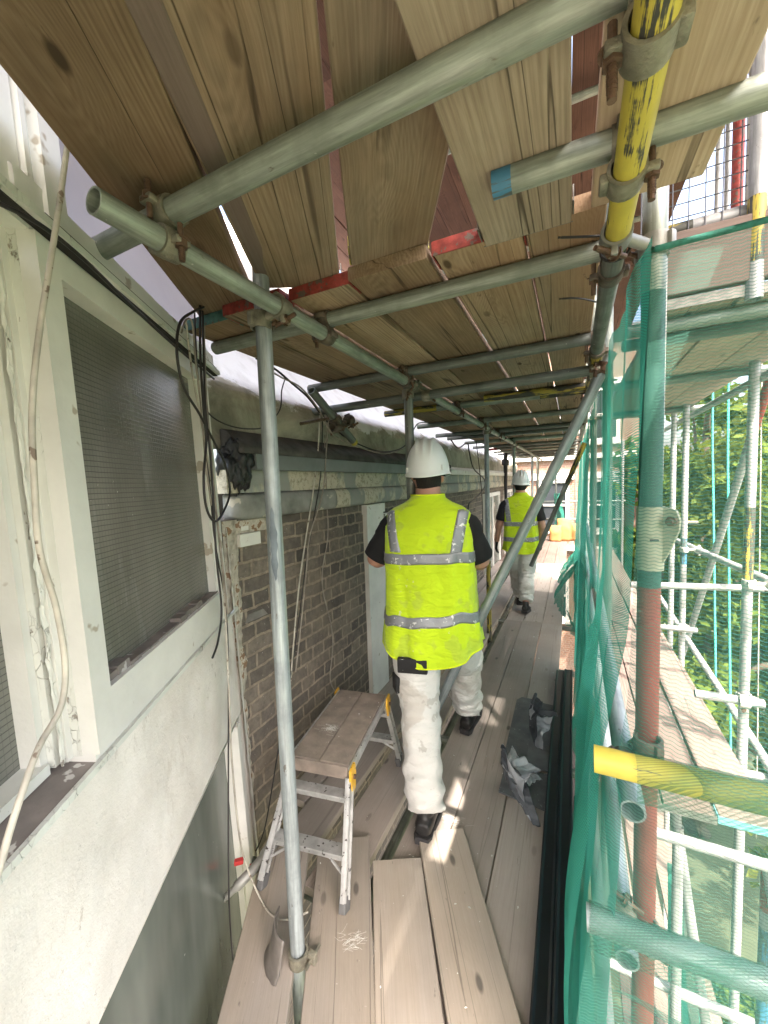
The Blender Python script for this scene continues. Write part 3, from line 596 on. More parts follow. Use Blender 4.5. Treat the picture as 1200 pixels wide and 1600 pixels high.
# brick wall, with a slightly uneven face
bm = bmesh.new(); grid(bm, 200, 60, lambda u, v: V((WX + 0.004 * noise.noise(V((u * 60, v * 20, 0))), 1.24 + 10.9 * u, -3.5 + 4.98 * v)))
hexa(bm, [V((WX - 0.3, 1.24, -3.5)), V((WX - 0.012, 1.24, -3.5)), V((WX - 0.012, 12.1, -3.5)), V((WX - 0.3, 12.1, -3.5)), V((WX - 0.3, 1.24, 1.48)), V((WX - 0.012, 1.24, 1.48)), V((WX - 0.012, 12.1, 1.48)), V((WX - 0.3, 12.1, 1.48))])
obj('brick_wall', bm, M['brick'], house, True)
def ybox(bm, y0, y1, z0, z1, x0, x1, mi=0): bx(bm, ((x0 + x1) / 2, (y0 + y1) / 2, (z0 + z1) / 2), (abs(x1 - x0), y1 - y0, z1 - z0), None, 0, mi)
# broken render edge where bay and brick meet
def edge_x(z): return 0.05 + 0.022 * noise.noise(V((0, z * 7, 0))) + 0.012 * noise.noise(V((3, z * 24, 0)))
bm = bmesh.new(); grid(bm, 8, 160, lambda u, v: V((WX + 0.022 - 0.02 * u ** 3 + 0.006 * noise.noise(V((u * 4, v * 90, 0))), 1.215 + (0.05 + edge_x(-2 + 3.48 * v)) * u, -2 + 3.48 * v)))
obj('broken_render_edge', bm, M['rubble'], house)
bm = bmesh.new(); grid(bm, 3, 120, lambda u, v: B(-0.05 + 0.085 * u + 0.012 * noise.noise(V((v * 40, 1, 1))) * u, -2.2 + 3.65 * v, 0.014 - 0.02 * u * u + 0.006 * noise.noise(V((u * 3, v * 70, 2))))); obj('render_nib', bm, M['render'], house)
# mouldings and flashing along the wall head
def profile(name, prof, y0, y1, mat, ny=80, amp=0.0, smooth=True, rag=None, round_end=0.0):
    bm = bmesh.new(); rings = []
    for i in range(ny + 1):
        y = y0 + (y1 - y0) * (i / ny) ** 1.5; k = 1.0
        if round_end and y - y0 < round_end: k = math.sqrt(max(0, 1 - (1 - (y - y0) / round_end) ** 2)) * 0.98 + 0.02
        zc = sum(p[1] for p in prof) / len(prof)
        rings.append([V((WX + (p[0]) * k + amp * noise.noise(V((y * 8, p[1] * 20, 0))), y, zc + (p[1] - zc) * (0.5 + 0.5 * k) + (rag(y) if rag and j in (1, 2) else 0))) for j, p in enumerate(prof)])
    loft(bm, rings); return obj(name, bm, mat, house, smooth)
arc = [(0.006, 1.472)] + [(0.012 + 0.042 * math.sin(a) ** 0.55, 1.535 - 0.062 * math.cos(a)) for a in [k * math.pi / 9 for k in range(10)]] + [(0.006, 1.598), (-0.1, 1.598), (-0.1, 1.472)]
profile('lower_moulding', arc, 1.285, 2.1, M['cement'], 60, 0.002, True, None, 0.09)
profile('stone_moulding', arc, 2.1, 12, M['stone'], 120, 0.002)
profile('stone_band', [(-0.1, 1.60), (0.028, 1.60), (0.028, 1.705), (-0.1, 1.705)], 1.25, 12, M['stone'], 120, 0.004, False)
profile('flashing_fascia', [(-0.08, 1.706), (0.082, 1.706), (0.078, 1.778), (-0.08, 1.778)], 1.385, 4.6, M['flash'], 40, 0.001, False)
profile('pale_cornice', [(-0.08, 1.706), (0.09, 1.706), (0.09, 1.76), (0.05, 1.80), (-0.08, 1.80)], 4.6, 12, M['white_paint'], 60, 0.002, False)
profile('lead_slope', [(-0.08, 1.779), (0.092, 1.779), (0.086, 1.812), (-0.03, 1.892), (-0.08, 1.892)], 1.30, 4.6, M['flash_dark'], 120, 0.006, True)
up = [(-0.045, 1.80), (-0.055, 2.0), (-0.10, 2.10), (-0.20, 2.2), (-0.42, 2.45), (-0.9, 3.1), (-1.6, 4.2)]
bm = bmesh.new(); nU = len(up) - 1
def upfn(u, v):
    y = 1.12 + 10.98 * u; k = v * nU; i = min(int(k), nU - 1); t = k - i; a, b = up[i], up[i + 1]
    return V((WX + a[0] + (b[0] - a[0]) * t + 0.018 * noise.noise(V((y * 2.2, v * 9, 0))) + 0.006 * noise.noise(V((y * 9, v * 30, 3))), y, a[1] + (b[1] - a[1]) * t))
grid(bm, 150, 60, upfn); obj('upper_slope', bm, M['upper'], house, True)
bm = bmesh.new()
bmesh.ops.create_icosphere(bm, subdivisions=5, radius=1.0)
for v in bm.verts:
    n_ = 1 + 0.35 * noise.noise(v.co * 1.9 + V((3, 1, 0))) + 0.18 * noise.noise(v.co * 5) + 0.07 * noise.noise(v.co * 13)
    v.co = V((WX + 0.005 + v.co.x * 0.07 * n_, 1.325 + v.co.y * 0.075 * n_, 1.745 + v.co.z * 0.10 * n_ - (0.05 * max(0, -v.co.z) * (1 + noise.noise(V((v.co.y * 7, 3, 1)))))))
bmt = obj('bitumen_patch', bm, M['bitumen'], house, True)
bm = bmesh.new(); ybox(bm, 1.31, 1.44, 1.352, 1.41, WX - 0.05, WX + 0.025); ybox(bm, 1.33, 1.375, 1.425, 1.445, WX - 0.05, WX + 0.015); obj('white_block', bm, M['white_paint'], house)
bm = bmesh.new(); ybox(bm, 1.30, 1.50, 1.412, 1.472, WX - 0.05, WX + 0.012); obj('rubble_band', bm, M['rubble'], house)
bm = bmesh.new()
for s, z, l in ((0.02, 0.985, 0.15),):
    hexa(bm, [V((x, y, z + dz)) for dz in (0, 0.036) for x, y in ((WX - 0.05, 1.33), (WX + 0.006, 1.33 + 0.02 * (dz > 0)), (WX + 0.006, 1.33 + l - 0.03 * (dz > 0)), (WX - 0.05, 1.33 + l))])
obj('repair_mortar', bm, simple('dark_patch_mortar', (0.17, 0.16, 0.145), 0.9, 0, 0.3, 14, 0.4), house)
# pilasters and windows further along
for y0, y1 in ((2.52, 2.80),): 
    bm = bmesh.new(); ybox(bm, y0, y1, -0.12, 1.40, WX - 0.05, WX + 0.035); ybox(bm, y0 - 0.012, y1 + 0.01, 1.40, 1.468, WX - 0.05, WX + 0.045); obj('pilaster', bm, M['white_paint'], house)
for (y0, y1, zb) in ((2.82, 4.25, 0.25), (6.85, 8.45, -0.25), (9.2, 11.0, -0.25)):
    bm = bmesh.new(); t = 0.075
    ybox(bm, y0, y0 + t, zb, 1.38, WX - 0.05, WX + 0.04); ybox(bm, y1 - t, y1, zb, 1.38, WX - 0.05, WX + 0.04)
    ybox(bm, y0 + t, y1 - t, 1.31, 1.38, WX - 0.05, WX + 0.038); ybox(bm, y0 + t, y1 - t, zb, zb + 0.09, WX - 0.05, WX + 0.05); ybox(bm, (y0 + y1) / 2 - 0.03, (y0 + y1) / 2 + 0.03, zb + 0.09, 1.31, WX - 0.05, WX + 0.034)
    w = obj('window_frame', bm, M['white_paint'], house); bm = bmesh.new(); ybox(bm, y0 + t, y1 - t, zb + 0.09, 1.31, WX - 0.05, WX + 0.012); obj('pane', bm, M['dusty'], w)
bm = bmesh.new(); sweep(bm, [(WX + 0.11, 8.75, 2.3), (WX + 0.11, 8.75, -3)], 0.05, 16); cyl(bm, (WX + 0.11, 8.75, 1.93), (WX + 0.11, 8.75, 2.05), 0.075, 0.075, 16); cyl(bm, (WX + 0.11, 8.75, 0.9), (WX + 0.11, 8.75, 0.97), 0.06, 0.06, 16); autosmooth(obj('downpipe', bm, M['downpipe'], house), 40)

# ================================================================== SETTING: house closing the far end
fh = thing('brick_house', 'sunlit pale red brick house with white sash windows closing the far end', 'house', (0.5, 14.5, -8))
FY = 14.5
bm = bmesh.new(); bx(bm, (-0.6, FY + 2, -1), (5, 4, 14)); obj('wall', bm, M['brick_far'], fh)
for cx in (-1.9, -0.55, 0.9):
    for cz in (0.7, -2.4, 3.6):
        bm = bmesh.new(); w, h = 0.95, 1.7
        for s in (-1, 1): bx(bm, (cx + s * (w / 2 - 0.05), FY - 0.02, cz), (0.1, 0.12, h)); bx(bm, (cx, FY - 0.02, cz + s * (h / 2 - 0.05)), (w - 0.2, 0.116, 0.1))
        bx(bm, (cx, FY - 0.02, cz), (w - 0.2, 0.1, 0.06)); bx(bm, (cx, FY - 0.05, cz + h / 2 + 0.12), (w + 0.3, 0.12, 0.22)); bx(bm, (cx, FY - 0.06, cz - h / 2 - 0.06), (w + 0.2, 0.2, 0.1))
        f = obj('window', bm, M['white_paint'], fh); bm = bmesh.new(); bx(bm, (cx, FY - 0.005, cz), (w - 0.2, 0.03, h - 0.2)); obj('pane', bm, M['house_glass'], f)
for zz in (2.3, -0.75): bm = bmesh.new(); bx(bm, (-0.6, FY - 0.07, zz), (5, 0.18, 0.16)); obj('string_course', bm, M['white_paint'], fh)
bm = bmesh.new(); bx(bm, (-0.6, FY + 2, 6.1), (5.4, 4.4, 0.25)); obj('roof', bm, M['slate'], fh)

# ground far below
bm = bmesh.new(); grid(bm, 40, 40, lambda u, v: V((-60 + 260 * u, -80 + 260 * v, -8.5 + 0.25 * noise.noise(V((u * 20, v * 20, 0)))))); tag(obj('ground', bm, M['ground'], None, True), 'dark garden ground far below the scaffold', 'ground', kind='structure')

# ================================================================== SCAFFOLD TUBES
LZ = 2.142; TZ = 2.190; XI = -0.77; XO = 0.085; SX = -0.82; OX = 0.16
G_ST = 'scaffold standards'; G_TR = 'transom tubes under the upper deck'; G_RS = 'tubes of the sunlit outer scaffold'
inner_ledger = tube('long grey ledger tube under the upper deck, open end near the window', (XI, 0.447, LZ), (XI, 6.3, LZ), M['steel'], 'ledger tubes')
tube('far grey ledger tube continuing the wall side ledger towards the brick house', (XI + 0.01, 6.33, LZ), (XI + 0.01, 12, LZ), M['steel'], 'ledger tubes')
outer_ledger = tube('yellow painted ledger tube overhead beside the green netting', (XO - 0.01, -0.9, LZ), (XO + 0.005, 1.07, LZ), M['yellow'], 'ledger tubes')
dark_ledger = tube('dark grey ledger tube continuing on from the yellow ledger along the netting', (XO + 0.005, 1.09, LZ), (XO + 0.03, 6.2, LZ), M['steel_dark'], 'ledger tubes', bands=[(0.16, 0.36, M['yellow_worn'])])
tube('far outer ledger tube along the top of the netting near the brick house', (XO + 0.03, 6.23, LZ), (XO + 0.05, 12, LZ), M['steel_dark'], 'ledger tubes')
# inner standards
st = []
st.append(tube('near grey standard post with a blue grey paint smear rising beside the stool', (SX + 0.02, 0.905, -2.3), (SX - 0.035, 0.965, 2.75), M['steel_grey'], G_ST))
for y, lab, m in ((1.985, 'dark grey standard post directly behind the white helmet of the near worker', M['steel_dark']), (4.12, 'grey standard post with yellow foot between the two workers', M['steel_grey']),
                  (6.25, 'grey standard post just behind the far worker, wall side', M['steel']), (9.3, 'thin far standard post to the right of the far worker\'s helmet', M['steel_grey']), (11.0, 'farthest wall side standard post in front of the brick house', M['steel'])):
    st.append(tube(lab, (SX + 0.035, y, -2.3), (SX + 0.03, y, 4.4), m, G_ST, bands=[(0.30, 0.46, M['yellow_worn'])] if y == 4.12 else None))
pole = tube('thick nearest outer standard post painted green above and red below the coupler', (OX - 0.004, 1.03, -2.3), (OX + 0.012, 1.13, 2.34), M['steel'], G_ST, bands=[(0.12, 0.30, M['steel_grey']), (0.38, 0.787, M['red_paint']), (0.787, 0.935, M['green_paint'])])
os_ = []
for y, lab in ((2.55, 'first outer standard post behind the green netting past the red post'), (4.15, 'second outer standard post behind the green netting past the red post'), (6.2, 'third outer standard post past the red post, half hidden by netting'), (8.6, 'fourth outer standard post past the red post, close to the far sunlit deck'), (11.2, 'farthest outer standard post before the brick house')):
    os_.append(tube(lab, (OX + 0.03, y, -2.3), (OX + 0.02, y, 4.4), M['steel'], G_ST))
bm = bmesh.new(); z0_, z1_ = 1.33, 1.56
def smear(u, v):
    z = z0_ + (z1_ - z0_) * v; f = (z + 2.3) / 5.05; c = V((SX + 0.02 - 0.055 * f, 0.905 + 0.06 * f, z)); wdt = 0.55 * math.sin(math.pi * v) ** 0.5 * (0.8 + 0.5 * noise.noise(V((v * 7, 2, 0))))
    a = -0.55 + (u - 0.5) * wdt * 2 + 0.12 * noise.noise(V((v * 9, 5, 0))) - 0.5; return c + V((math.cos(a), math.sin(a), 0)) * (TR + 0.0007)
grid(bm, 8, 30, smear); obj('paint_smear', bm, simple('blue_grey_smear', (0.12, 0.15, 0.17), 0.6, 0, 0.25, 20, 0.1), st[0], True)
# the big sleeve on the red and green post
bm = bmesh.new(); pz = 1.47; pc = V((OX + 0.009, 1.105, pz))
rings = []
for (r, z) in ((0.0245, -0.075), (0.0285, -0.075), (0.0285, 0.075), (0.0245, 0.075)): rings.append([pc + V((math.cos(k * math.pi / 12) * r, math.sin(k * math.pi / 12) * r, z)) for k in range(24)])
loft(bm, rings + [rings[0]], cap=False)
fl = [(0.026, 0.075), (0.052, 0.068), (0.060, 0.045), (0.058, 0.02), (0.040, -0.03), (0.026, -0.06)]
a = V((0.88, -0.47, 0)); b_ = V((0.47, 0.88, 0)); loft(bm, [[pc + a * x + V((0, 0, z)) - b_ * 0.006 for x, z in fl], [pc + a * x + V((0, 0, z)) + b_ * 0.006 for x, z in fl]])
slv = obj('sleeve_coupler', bm, simple('pale_sleeve_coupler', (0.40, 0.40, 0.30), 0.55, 0.2, 0.2, 20, 0.2), pole); autosmooth(slv, 35)
bm = bmesh.new(); p = pc + a * 0.046 + V((0, 0, 0.043)); cyl(bm, p - b_ * 0.03, p + b_ * 0.016, 0.007, n=12); cyl(bm, p - b_ * 0.016, p - b_ * 0.006, 0.012, n=6); autosmooth(obj('bolt', bm, M['bolt'], slv), 35)
bm = bmesh.new(); bx(bm, pc + V((0.004, -0.0285, -0.002)), (0.018, 0.003, 0.005), None, 0.001); obj('slot', bm, M['downpipe'], slv)

# transoms under the upper deck
trs = []
def transom(y, x0, x1, mat, lab, dy=0.0, z=TZ, bands=None, zd=0.0):
    o = tube(lab, (x0, y, z), (x1, y + dy, z + zd), mat, G_TR, bands=bands); trs.append((o, y, z)); return o
t0 = transom(0.595, -1.02, 1.3, M['steel'], 'large nearest transom tube crossing overhead to the wall above the window', -0.02, TZ + 0.012)
t1 = transom(0.835, -0.14, 1.5, M['steel'], 'short stub transom tube overhead with a blue painted cut end', 0.02, TZ + 0.008, [(0.0, 0.022, M['blue_paint'])])
t2 = transom(1.18, -1.30, 0.09, M['steel'], 'grey transom tube under the coloured board ends, second full one from the window', 0.0)
transom(1.935, -1.39, 0.12, M['steel_dark'], 'upper of the paired transom tubes above the near worker\'s helmet', -0.06)
t3b = tube('lower dark transom tube of the pair above the near helmet, yellow capped wall end', (-1.66, 2.10, LZ - 0.052), (0.12, 2.03, LZ - 0.045), M['steel_dark'], G_TR, bands=[(0.0, 0.018, M['yellow'])])
transom(2.95, -1.38, 0.1, M['yellow_worn'], 'transom tube with yellow paint along its wall half, beyond the pair over the near helmet', 0.0, bands=[(0.3, 0.8, M['steel'])])
transom(2.82, -0.55, 0.1, M['yellow_worn'], 'short yellow stained transom tube close to the netting side', 0.0)
far = [(3.81, -1.42), (4.72, -1.52), (5.12, -1.49), (5.9, -1.45), (6.85, -1.54), (7.5, -1.4), (8.3, -1.45), (9.1, -1.5), (9.9, -1.45), (10.8, -1.5)]
for i, (y, x0) in enumerate(far):
    transom(y, x0, 0.14, M['steel_dark'] if i % 3 else M['steel'], 'far transom tube under the receding deck, %s beyond the yellow stained one' % ORD[i], random.uniform(-0.02, 0.02), bands=[(0.0, 0.1, M['band_red'])] if i == 5 else None)
# couplers
X_ = (1, 0, 0); Y_ = (0, 1, 0); Z_ = (0, 0, 1)
coupler(inner_ledger, (XI, 0.592, LZ), Y_, (XI, 0.592, TZ + 0.012), X_, bolt_side=1)
coupler(st[0], (SX - 0.028, 0.945, LZ - 0.02), Z_, (XI, 0.945, LZ), Y_, bolt_side=1)
coupler(inner_ledger, (XI, 1.18, LZ), Y_, (XI, 1.18, TZ), X_, M['coupler_dark'], bolt_side=-1, long=0.8)
coupler(st[1], (SX + 0.03, 1.985, LZ - 0.05), Z_, (XI, 2.0, LZ), Y_, M['coupler'], bolt_side=-1)
coupler(inner_ledger, (XI, 1.91, LZ), Y_, (XI, 1.91, TZ), X_, M['coupler_dark'], bolt_side=1, long=0.8)
coupler(t3b, (XI + 0.06, 2.065, LZ - 0.05), X_, (XI, 2.065, LZ), Y_, M['coupler'], bolt_side=-1)
for y in (2.95, 3.81, 4.72, 5.12, 5.9): coupler(inner_ledger, (XI, y, LZ), Y_, (XI, y, TZ), X_, M['coupler_dark'], bolt_side=1 if y < 5 else -1)
coupler(st[2], (SX + 0.03, 4.12, LZ - 0.03), Z_, (XI, 4.12, LZ), Y_)
coupler(st[3], (SX + 0.03, 6.25, LZ - 0.03), Z_, (XI, 6.25, LZ), Y_)
coupler(outer_ledger, (XO - 0.002, 0.598, LZ), Y_, (XO - 0.002, 0.598, TZ + 0.012), X_, bolt_side=-1, long=1.3)
coupler(outer_ledger, (XO, 0.84, LZ), Y_, (XO, 0.84, TZ + 0.01), X_, bolt_side=1, long=1.2)
coupler(pole, (OX + 0.011, 1.125, LZ + 0.0), Z_, (XO + 0.002, 1.03, LZ), Y_, M['hose'], bolt_side=-1, long=1.4)
coupler(dark_ledger, (XO + 0.005, 1.20, LZ), Y_, (XO + 0.004, 1.18, TZ), X_, M['coupler_dark'], bolt_side=-1)
coupler(dark_ledger, (XO + 0.01, 1.89, LZ), Y_, (XO + 0.01, 1.88, TZ), X_, M['coupler_dark'], bolt_side=-1)
coupler(dark_ledger, (XO + 0.01, 2.04, LZ), Y_, (XO + 0.01, 2.03, LZ - 0.05), X_, M['coupler'], bolt_side=-1)
coupler(dark_ledger, (XO + 0.018, 2.95, LZ), Y_, (XO + 0.018, 2.95, TZ), X_, M['coupler_dark'], bolt_side=-1)
for k, os1 in enumerate(os_[:3]): coupler(os1, (OX + 0.02, (2.55, 4.15, 6.2)[k], LZ), Z_, (XO + 0.02, (2.55, 4.15, 6.2)[k], LZ), Y_, M['coupler_dark'])
# transverse braces
bt = on_y(946, 570, 2.03); bb = on_y(690, 1090, 1.99); dd = (bb - bt)
br = tube('long grey diagonal brace tube sloping down past the near worker to the deck', bt - dd * 0.03, bb + dd * 0.27, M['steel_grey'], 'diagonal braces')
coupler(br, bt + dd * 0.01, dd, (XO + 0.012, 2.03, LZ - 0.05), X_, M['bolt'], long=0.7)
bt2 = on_y(914, 692, 4.35); bb2 = on_y(845, 850, 4.6); d2 = bb2 - bt2
tube('second diagonal brace tube beyond the far worker, yellow painted at its top', bt2, bb2 + d2 * 0.25, M['steel_dark'], 'diagonal braces', bands=[(0, 0.3, M['yellow_worn'])])
# guard rails on the outer side, inside the net
tube('upper lengthwise guard rail tube wrapped in netting with an open near end', (OX - 0.045, 0.90, 0.925), (OX + 0.02, 6.2, 1.02), M['steel_grey'], 'guard rails')
tube('lower lengthwise guard rail tube wrapped in netting with an open near end', (OX - 0.045, 0.955, 0.52), (OX + 0.02, 6.2, 0.55), M['steel_grey'], 'guard rails')
ya = tube('yellow stub guard rail tube poking out through the netting by the red post', (0.04, 0.83, 1.068), (1.5, 0.80, 1.085), M['yellow'], 'guard rails', r=0.0245)
yb = tube('grey cross rail tube covered by netting below the yellow stub rail', (0.03, 0.885, 0.665), (1.5, 0.885, 0.70), M['steel_grey'], 'guard rails', r=0.0245)
coupler(pole, (OX + 0.004, 1.06, 0.50), Z_, (OX - 0.044, 1.06, 0.523), Y_, M['coupler'], bolt_side=1)
coupler(pole, (OX + 0.006, 1.07, 0.97), Z_, (OX - 0.044, 1.05, 0.925), Y_, M['coupler_dark'], bolt_side=-1)

# the split tube clamped at the foot of the near standard
foot = thing('pole_bracket', 'curved grey half pipe bracket clamped round the foot of the near standard post', 'bracket', (-0.86, 0.86, 0.04))
bm = bmesh.new(); rings = []
for t in range(9):
    f = t / 8; cc = V((SX - 0.012 - 0.012 * f, 0.965 - 0.02 * f, 0.165 - 0.118 * f)); r_ = 0.088 + 0.004 * f + (0.012 if t == 8 else 0)
    rings.append([cc + V((r_ * math.cos(q), r_ * math.sin(q), 0.008 * math.cos(5 * q) * f)) for q in [rad(185 + 85 * k / 16) for k in range(17)]])
loft(bm, rings, cap=False, closed=False); o = obj('half_pipe', bm, simple('dusty_half_pipe', (0.17, 0.155, 0.14), 0.6, 0.2, 0.25, 14, 0.3), foot, True); sm = o.modifiers.new('thick', 'SOLIDIFY'); sm.thickness = 0.004
bm = bmesh.new(); rings = []
for (r, z) in ((0.026, -0.02), (0.033, -0.02), (0.033, 0.02), (0.026, 0.02)): rings.append([V((SX + 0.0, 0.93, 0.06)) + V((math.cos(k * math.pi / 10) * r, math.sin(k * math.pi / 10) * r, z)) for k in range(20)])
loft(bm, rings + [rings[0]], cap=False); bx(bm, (SX + 0.045, 0.945, 0.06), (0.03, 0.02, 0.035), None, 0.004); cyl(bm, (SX + 0.045, 0.91, 0.06), (SX + 0.045, 0.985, 0.06), 0.006, n=10)
autosmooth(obj('clamp', bm, M['coupler'], foot), 35)

# ================================================================== UPPER DECK (seen from below)
G_UP = 'boards of the upper deck overhead'
UZ1 = 2.216 + 0.038; UZ0 = 2.2565 + 0.038
_d = sight(574, 757); PD = V((_d.x, _d.y, 0)).normalized()   # run of the near boards, roughly along the bay
_d = sight(562, 757); PD_B = V((_d.x, _d.y, 0)).normalized(); _d = sight(586, 757); PD_C = V((_d.x, _d.y, 0)).normalized()
_d = sight(520, 757); PD_A = V((_d.x, _d.y, 0)).normalized()
def bay_board(e0, e1, back, lab, w, mat, dr=PD, **k):
    # mid line from the far end backwards, parallel to the bay
    e = (V((*e0, UZ0)) + V((*e1, UZ0))) / 2; return board(lab, e, e - dr * back, mat, w, group=G_UP, **k)
bay_board((-1.318, 1.155), (-1.103, 1.285), 2.3, 'dark brown upper deck board overhead nearest the window', 0.222, M['under_dark'], PD_A, band0=M['band_red'])
bay_board((-0.902, 1.000), (-0.660, 1.137), 2.3, 'upper deck board overhead, second from the window, crossing above the large transom', 0.252, M['under'], PD_B, band0=M['band_steel'])
bay_board((-0.86, 0.93), (-0.79, 0.97), 1.6, 'narrow splintered strip of board lying in the gap between the first two overhead boards', 0.05, M['pink'], PD_B)
bay_board((-0.606, 1.03), (-0.358, 1.135), 2.3, 'knotty upper deck board overhead with a yellow end band, third from the window', 0.212, M['under'], PD_C, band0=M['band_yellow'])
def deck_board(x0, x1, y0, y1, z, lab, mat, group, w=None, dx=0.0, **k):
    return board(lab, ((x0 + x1) / 2, y0, z), ((x0 + x1) / 2 + dx, y1, z), mat, w or (x1 - x0), group=group, **k)
deck_board(-0.199, 0.000, -1.3, 1.06, UZ1 - 0.002, 'pale upper deck board overhead with brown stains, just left of the yellow ledger', M['under_pale'], G_UP, band1=M['band_steel'])
deck_board(0.040, 0.238, -1.3, 1.03, UZ1 - 0.002, 'upper deck board overhead just right of the yellow ledger, rough sawn end', M['under_pale'], G_UP)
deck_board(0.358, 0.545, -1.3, 1.05, UZ0 + 0.004, 'upper deck board overhead at the picture\'s top right corner', M['under_dark'], G_UP, band1=M['band_steel'])
deck_board(0.5465, 0.765, -1.3, 1.03, UZ0, 'upper deck board overhead outside the corner board', M['under'], G_UP)
deck_board(0.7665, 1.0, -1.3, 0.98, UZ0, 'outermost upper deck board overhead on the camera\'s right', M['under'], G_UP)
xs = [-1.33, -1.103, -0.83, -0.605, -0.385, -0.335, -0.105, 0.06]
bays = [(1.05, 4.75), (4.62, 8.4), (8.3, 12.0)]
segs = [(-1.31, -1.095), (-1.085, -0.845), (-0.815, -0.60), (-0.592, -0.350), (-0.330, -0.109), (-0.10, 0.07)]
names = ['along the wall side', 'second from the wall', 'third from the wall', 'fourth from the wall', 'fifth from the wall', 'along the netting side']
where = ['above the near worker', 'above the far worker', 'in the farthest bay']
bands = [M['band_green'], M['band_red'], M['band_red'], None, M['band_red'], None]
for bi, (y0, y1) in enumerate(bays):
    for i, (x0, x1) in enumerate(segs):
        j = random.uniform(-0.006, 0.006)
        deck_board(x0, x1, y0 + random.uniform(-0.02, 0.02), y1 + random.uniform(-0.02, 0.02), UZ1 - 0.002 * bi, 'upper deck board %s, %s' % (where[bi], names[i]), M['under'] if (i + bi) % 3 else M['under_dark'], G_UP, dx=j, band0=bands[i] if bi == 0 else M['band_steel'])
# next deck higher up, glimpsed through the gaps
G_TOP = 'reddish boards of the next deck up, seen through the gaps'
for (y0, y1, dxx) in ((-2.6, 2.2, 0.02), (2.1, 5.6, -0.015), (5.5, 8.6, 0.01)):
    for i in range(15):
        x0 = -2.42 + i * 0.2205
        deck_board(x0, x0 + 0.217, y0, y1, 4.12 + 0.03 * (y0 > 2 and y0 < 5), 'unseen reddish brown board added beside the next deck up to shape the sun stripe', M['redwood'], G_TOP, dx=dxx)
for k, (x0, x1, y0, y1) in enumerate(((0.887, 0.955, -2.6, 3.0), (0.97, 1.08, -2.6, -0.72), (0.97, 1.08, -0.08, 0.33), (0.97, 1.08, 0.70, 3.0), (1.082, 1.25, -2.6, 3.0), (1.252, 1.45, -2.6, 3.0))):  # added boards out of view: block the sun, openings left for the stripe
    deck_board(x0, x1, y0, y1, 4.12, 'unseen reddish brown board added beside the next deck up to shape the sun stripe', M['redwood'], G_TOP)
for i in range(6): deck_board(-1.3 + 0.235 * i, -1.09 + 0.235 * i, -1, 6.5, -2.1, 'added board one storey down, coloured near black as the shade in the walkway gaps', M['shade_dirt_black'], 'boards of the deck below')  # boards added below, shade under the walkway painted in as near-black
for y in (0.3, 1.6, 3.0, 4.6): tube('grey tube under the next deck up glimpsed through gaps overhead', (-1.5, y, 4.05), (0.6, y, 4.05), M['steel'], 'tubes of the next deck up')

# ================================================================== WALKWAY DECK
G_W = 'walkway deck boards'
def nb(l, r, back, lab, w, **k):
    e = V(((l[0] + r[0]) / 2, (l[1] + r[1]) / 2, 0.041)); return board(lab, e, e - PD * back, M['deck_near'], w, group=G_W, **k)
def nb2(a, b, lab, w):
    a, b = V((*a, 0.041)), V((*b, 0.041)); return board(lab, a, a + (b - a).normalized() * 2.3, M['deck_near'], w, group=G_W)
nb2((-1.136, 1.248), (-0.855, 0.752), 'grey board under the bracketed near post, leftmost of the raised near boards', 0.205)
nb2((-0.918, 1.382), (-0.618, 0.85), 'raised near deck board under the stool\'s front foot, strewn with wire clippings', 0.222)
nb2((-0.663, 1.385), (-0.427, 0.941), 'raised near deck board with knots, its squared end in front of the near worker', 0.203)
nb2((-0.535, 1.592), (-0.2275, 1.031), 'raised near deck board whose end catches the sun stripe', 0.212)
rows = [(-1.365, -1.24, 'narrow strip'), (-1.225, -1.045, 'second'), (-0.985, -0.785, 'third'), (-0.700, -0.512, 'fourth'), (-0.505, -0.302, 'fifth'), (-0.297, -0.095, 'outermost')]
nm = ['beside the brick wall', 'under the stool', 'between the two black gaps', 'where the near worker walks', 'crossed by the sun stripe', 'carrying the dark sheets']
nm2 = ['beside the brick wall', 'second from the wall', 'third from the wall', 'under the far worker\'s left boot', 'under the far worker\'s right boot', 'beside the heap of net']
nm3 = ['beside the wall', 'second from the wall', 'third from the wall', 'fourth from the wall', 'fifth from the wall', 'beside the netting']
for (y0, y1, z, nn, pre) in ((-1.2, 4.62, 0.0, nm, 'brown grey walkway board'), (4.5, 8.1, -0.036, nm2, 'walkway board of the second bay'), (8.0, 12.2, -0.06, nm3, 'sunlit walkway board of the far bay')):
    for i, (x0, x1, _) in enumerate(rows):
        deck_board(x0, x1, y0 + ((2.66, 2.36, 2.27, 2.3, 0, 0)[i] if z == 0 else 0) + (0 if z else random.uniform(0, 0.2)), y1 + random.uniform(-0.03, 0.03), z, '%s %s' % (pre, nn[i]), M['deck'] if y0 < 7 else M['pink'], G_W, dx=random.uniform(-0.006, 0.006))
# tubes carrying the walkway, glimpsed through the gaps
for y in (0.2, 1.2, 2.35, 3.6, 4.7): tube('dark transom tube below the walkway seen through its gaps', (-1.3, y, -0.065), (0.14, y, -0.065), M['steel_dark'], 'tubes under the walkway')
tube('ledger tube below the walkway on the wall side', (XI, -0.8, -0.115), (XI, 6, -0.115), M['steel_dark'], 'tubes under the walkway')
tube('ledger tube below the walkway on the netting side', (0.1, -0.8, -0.115), (0.1, 6, -0.115), M['steel_dark'], 'tubes under the walkway')

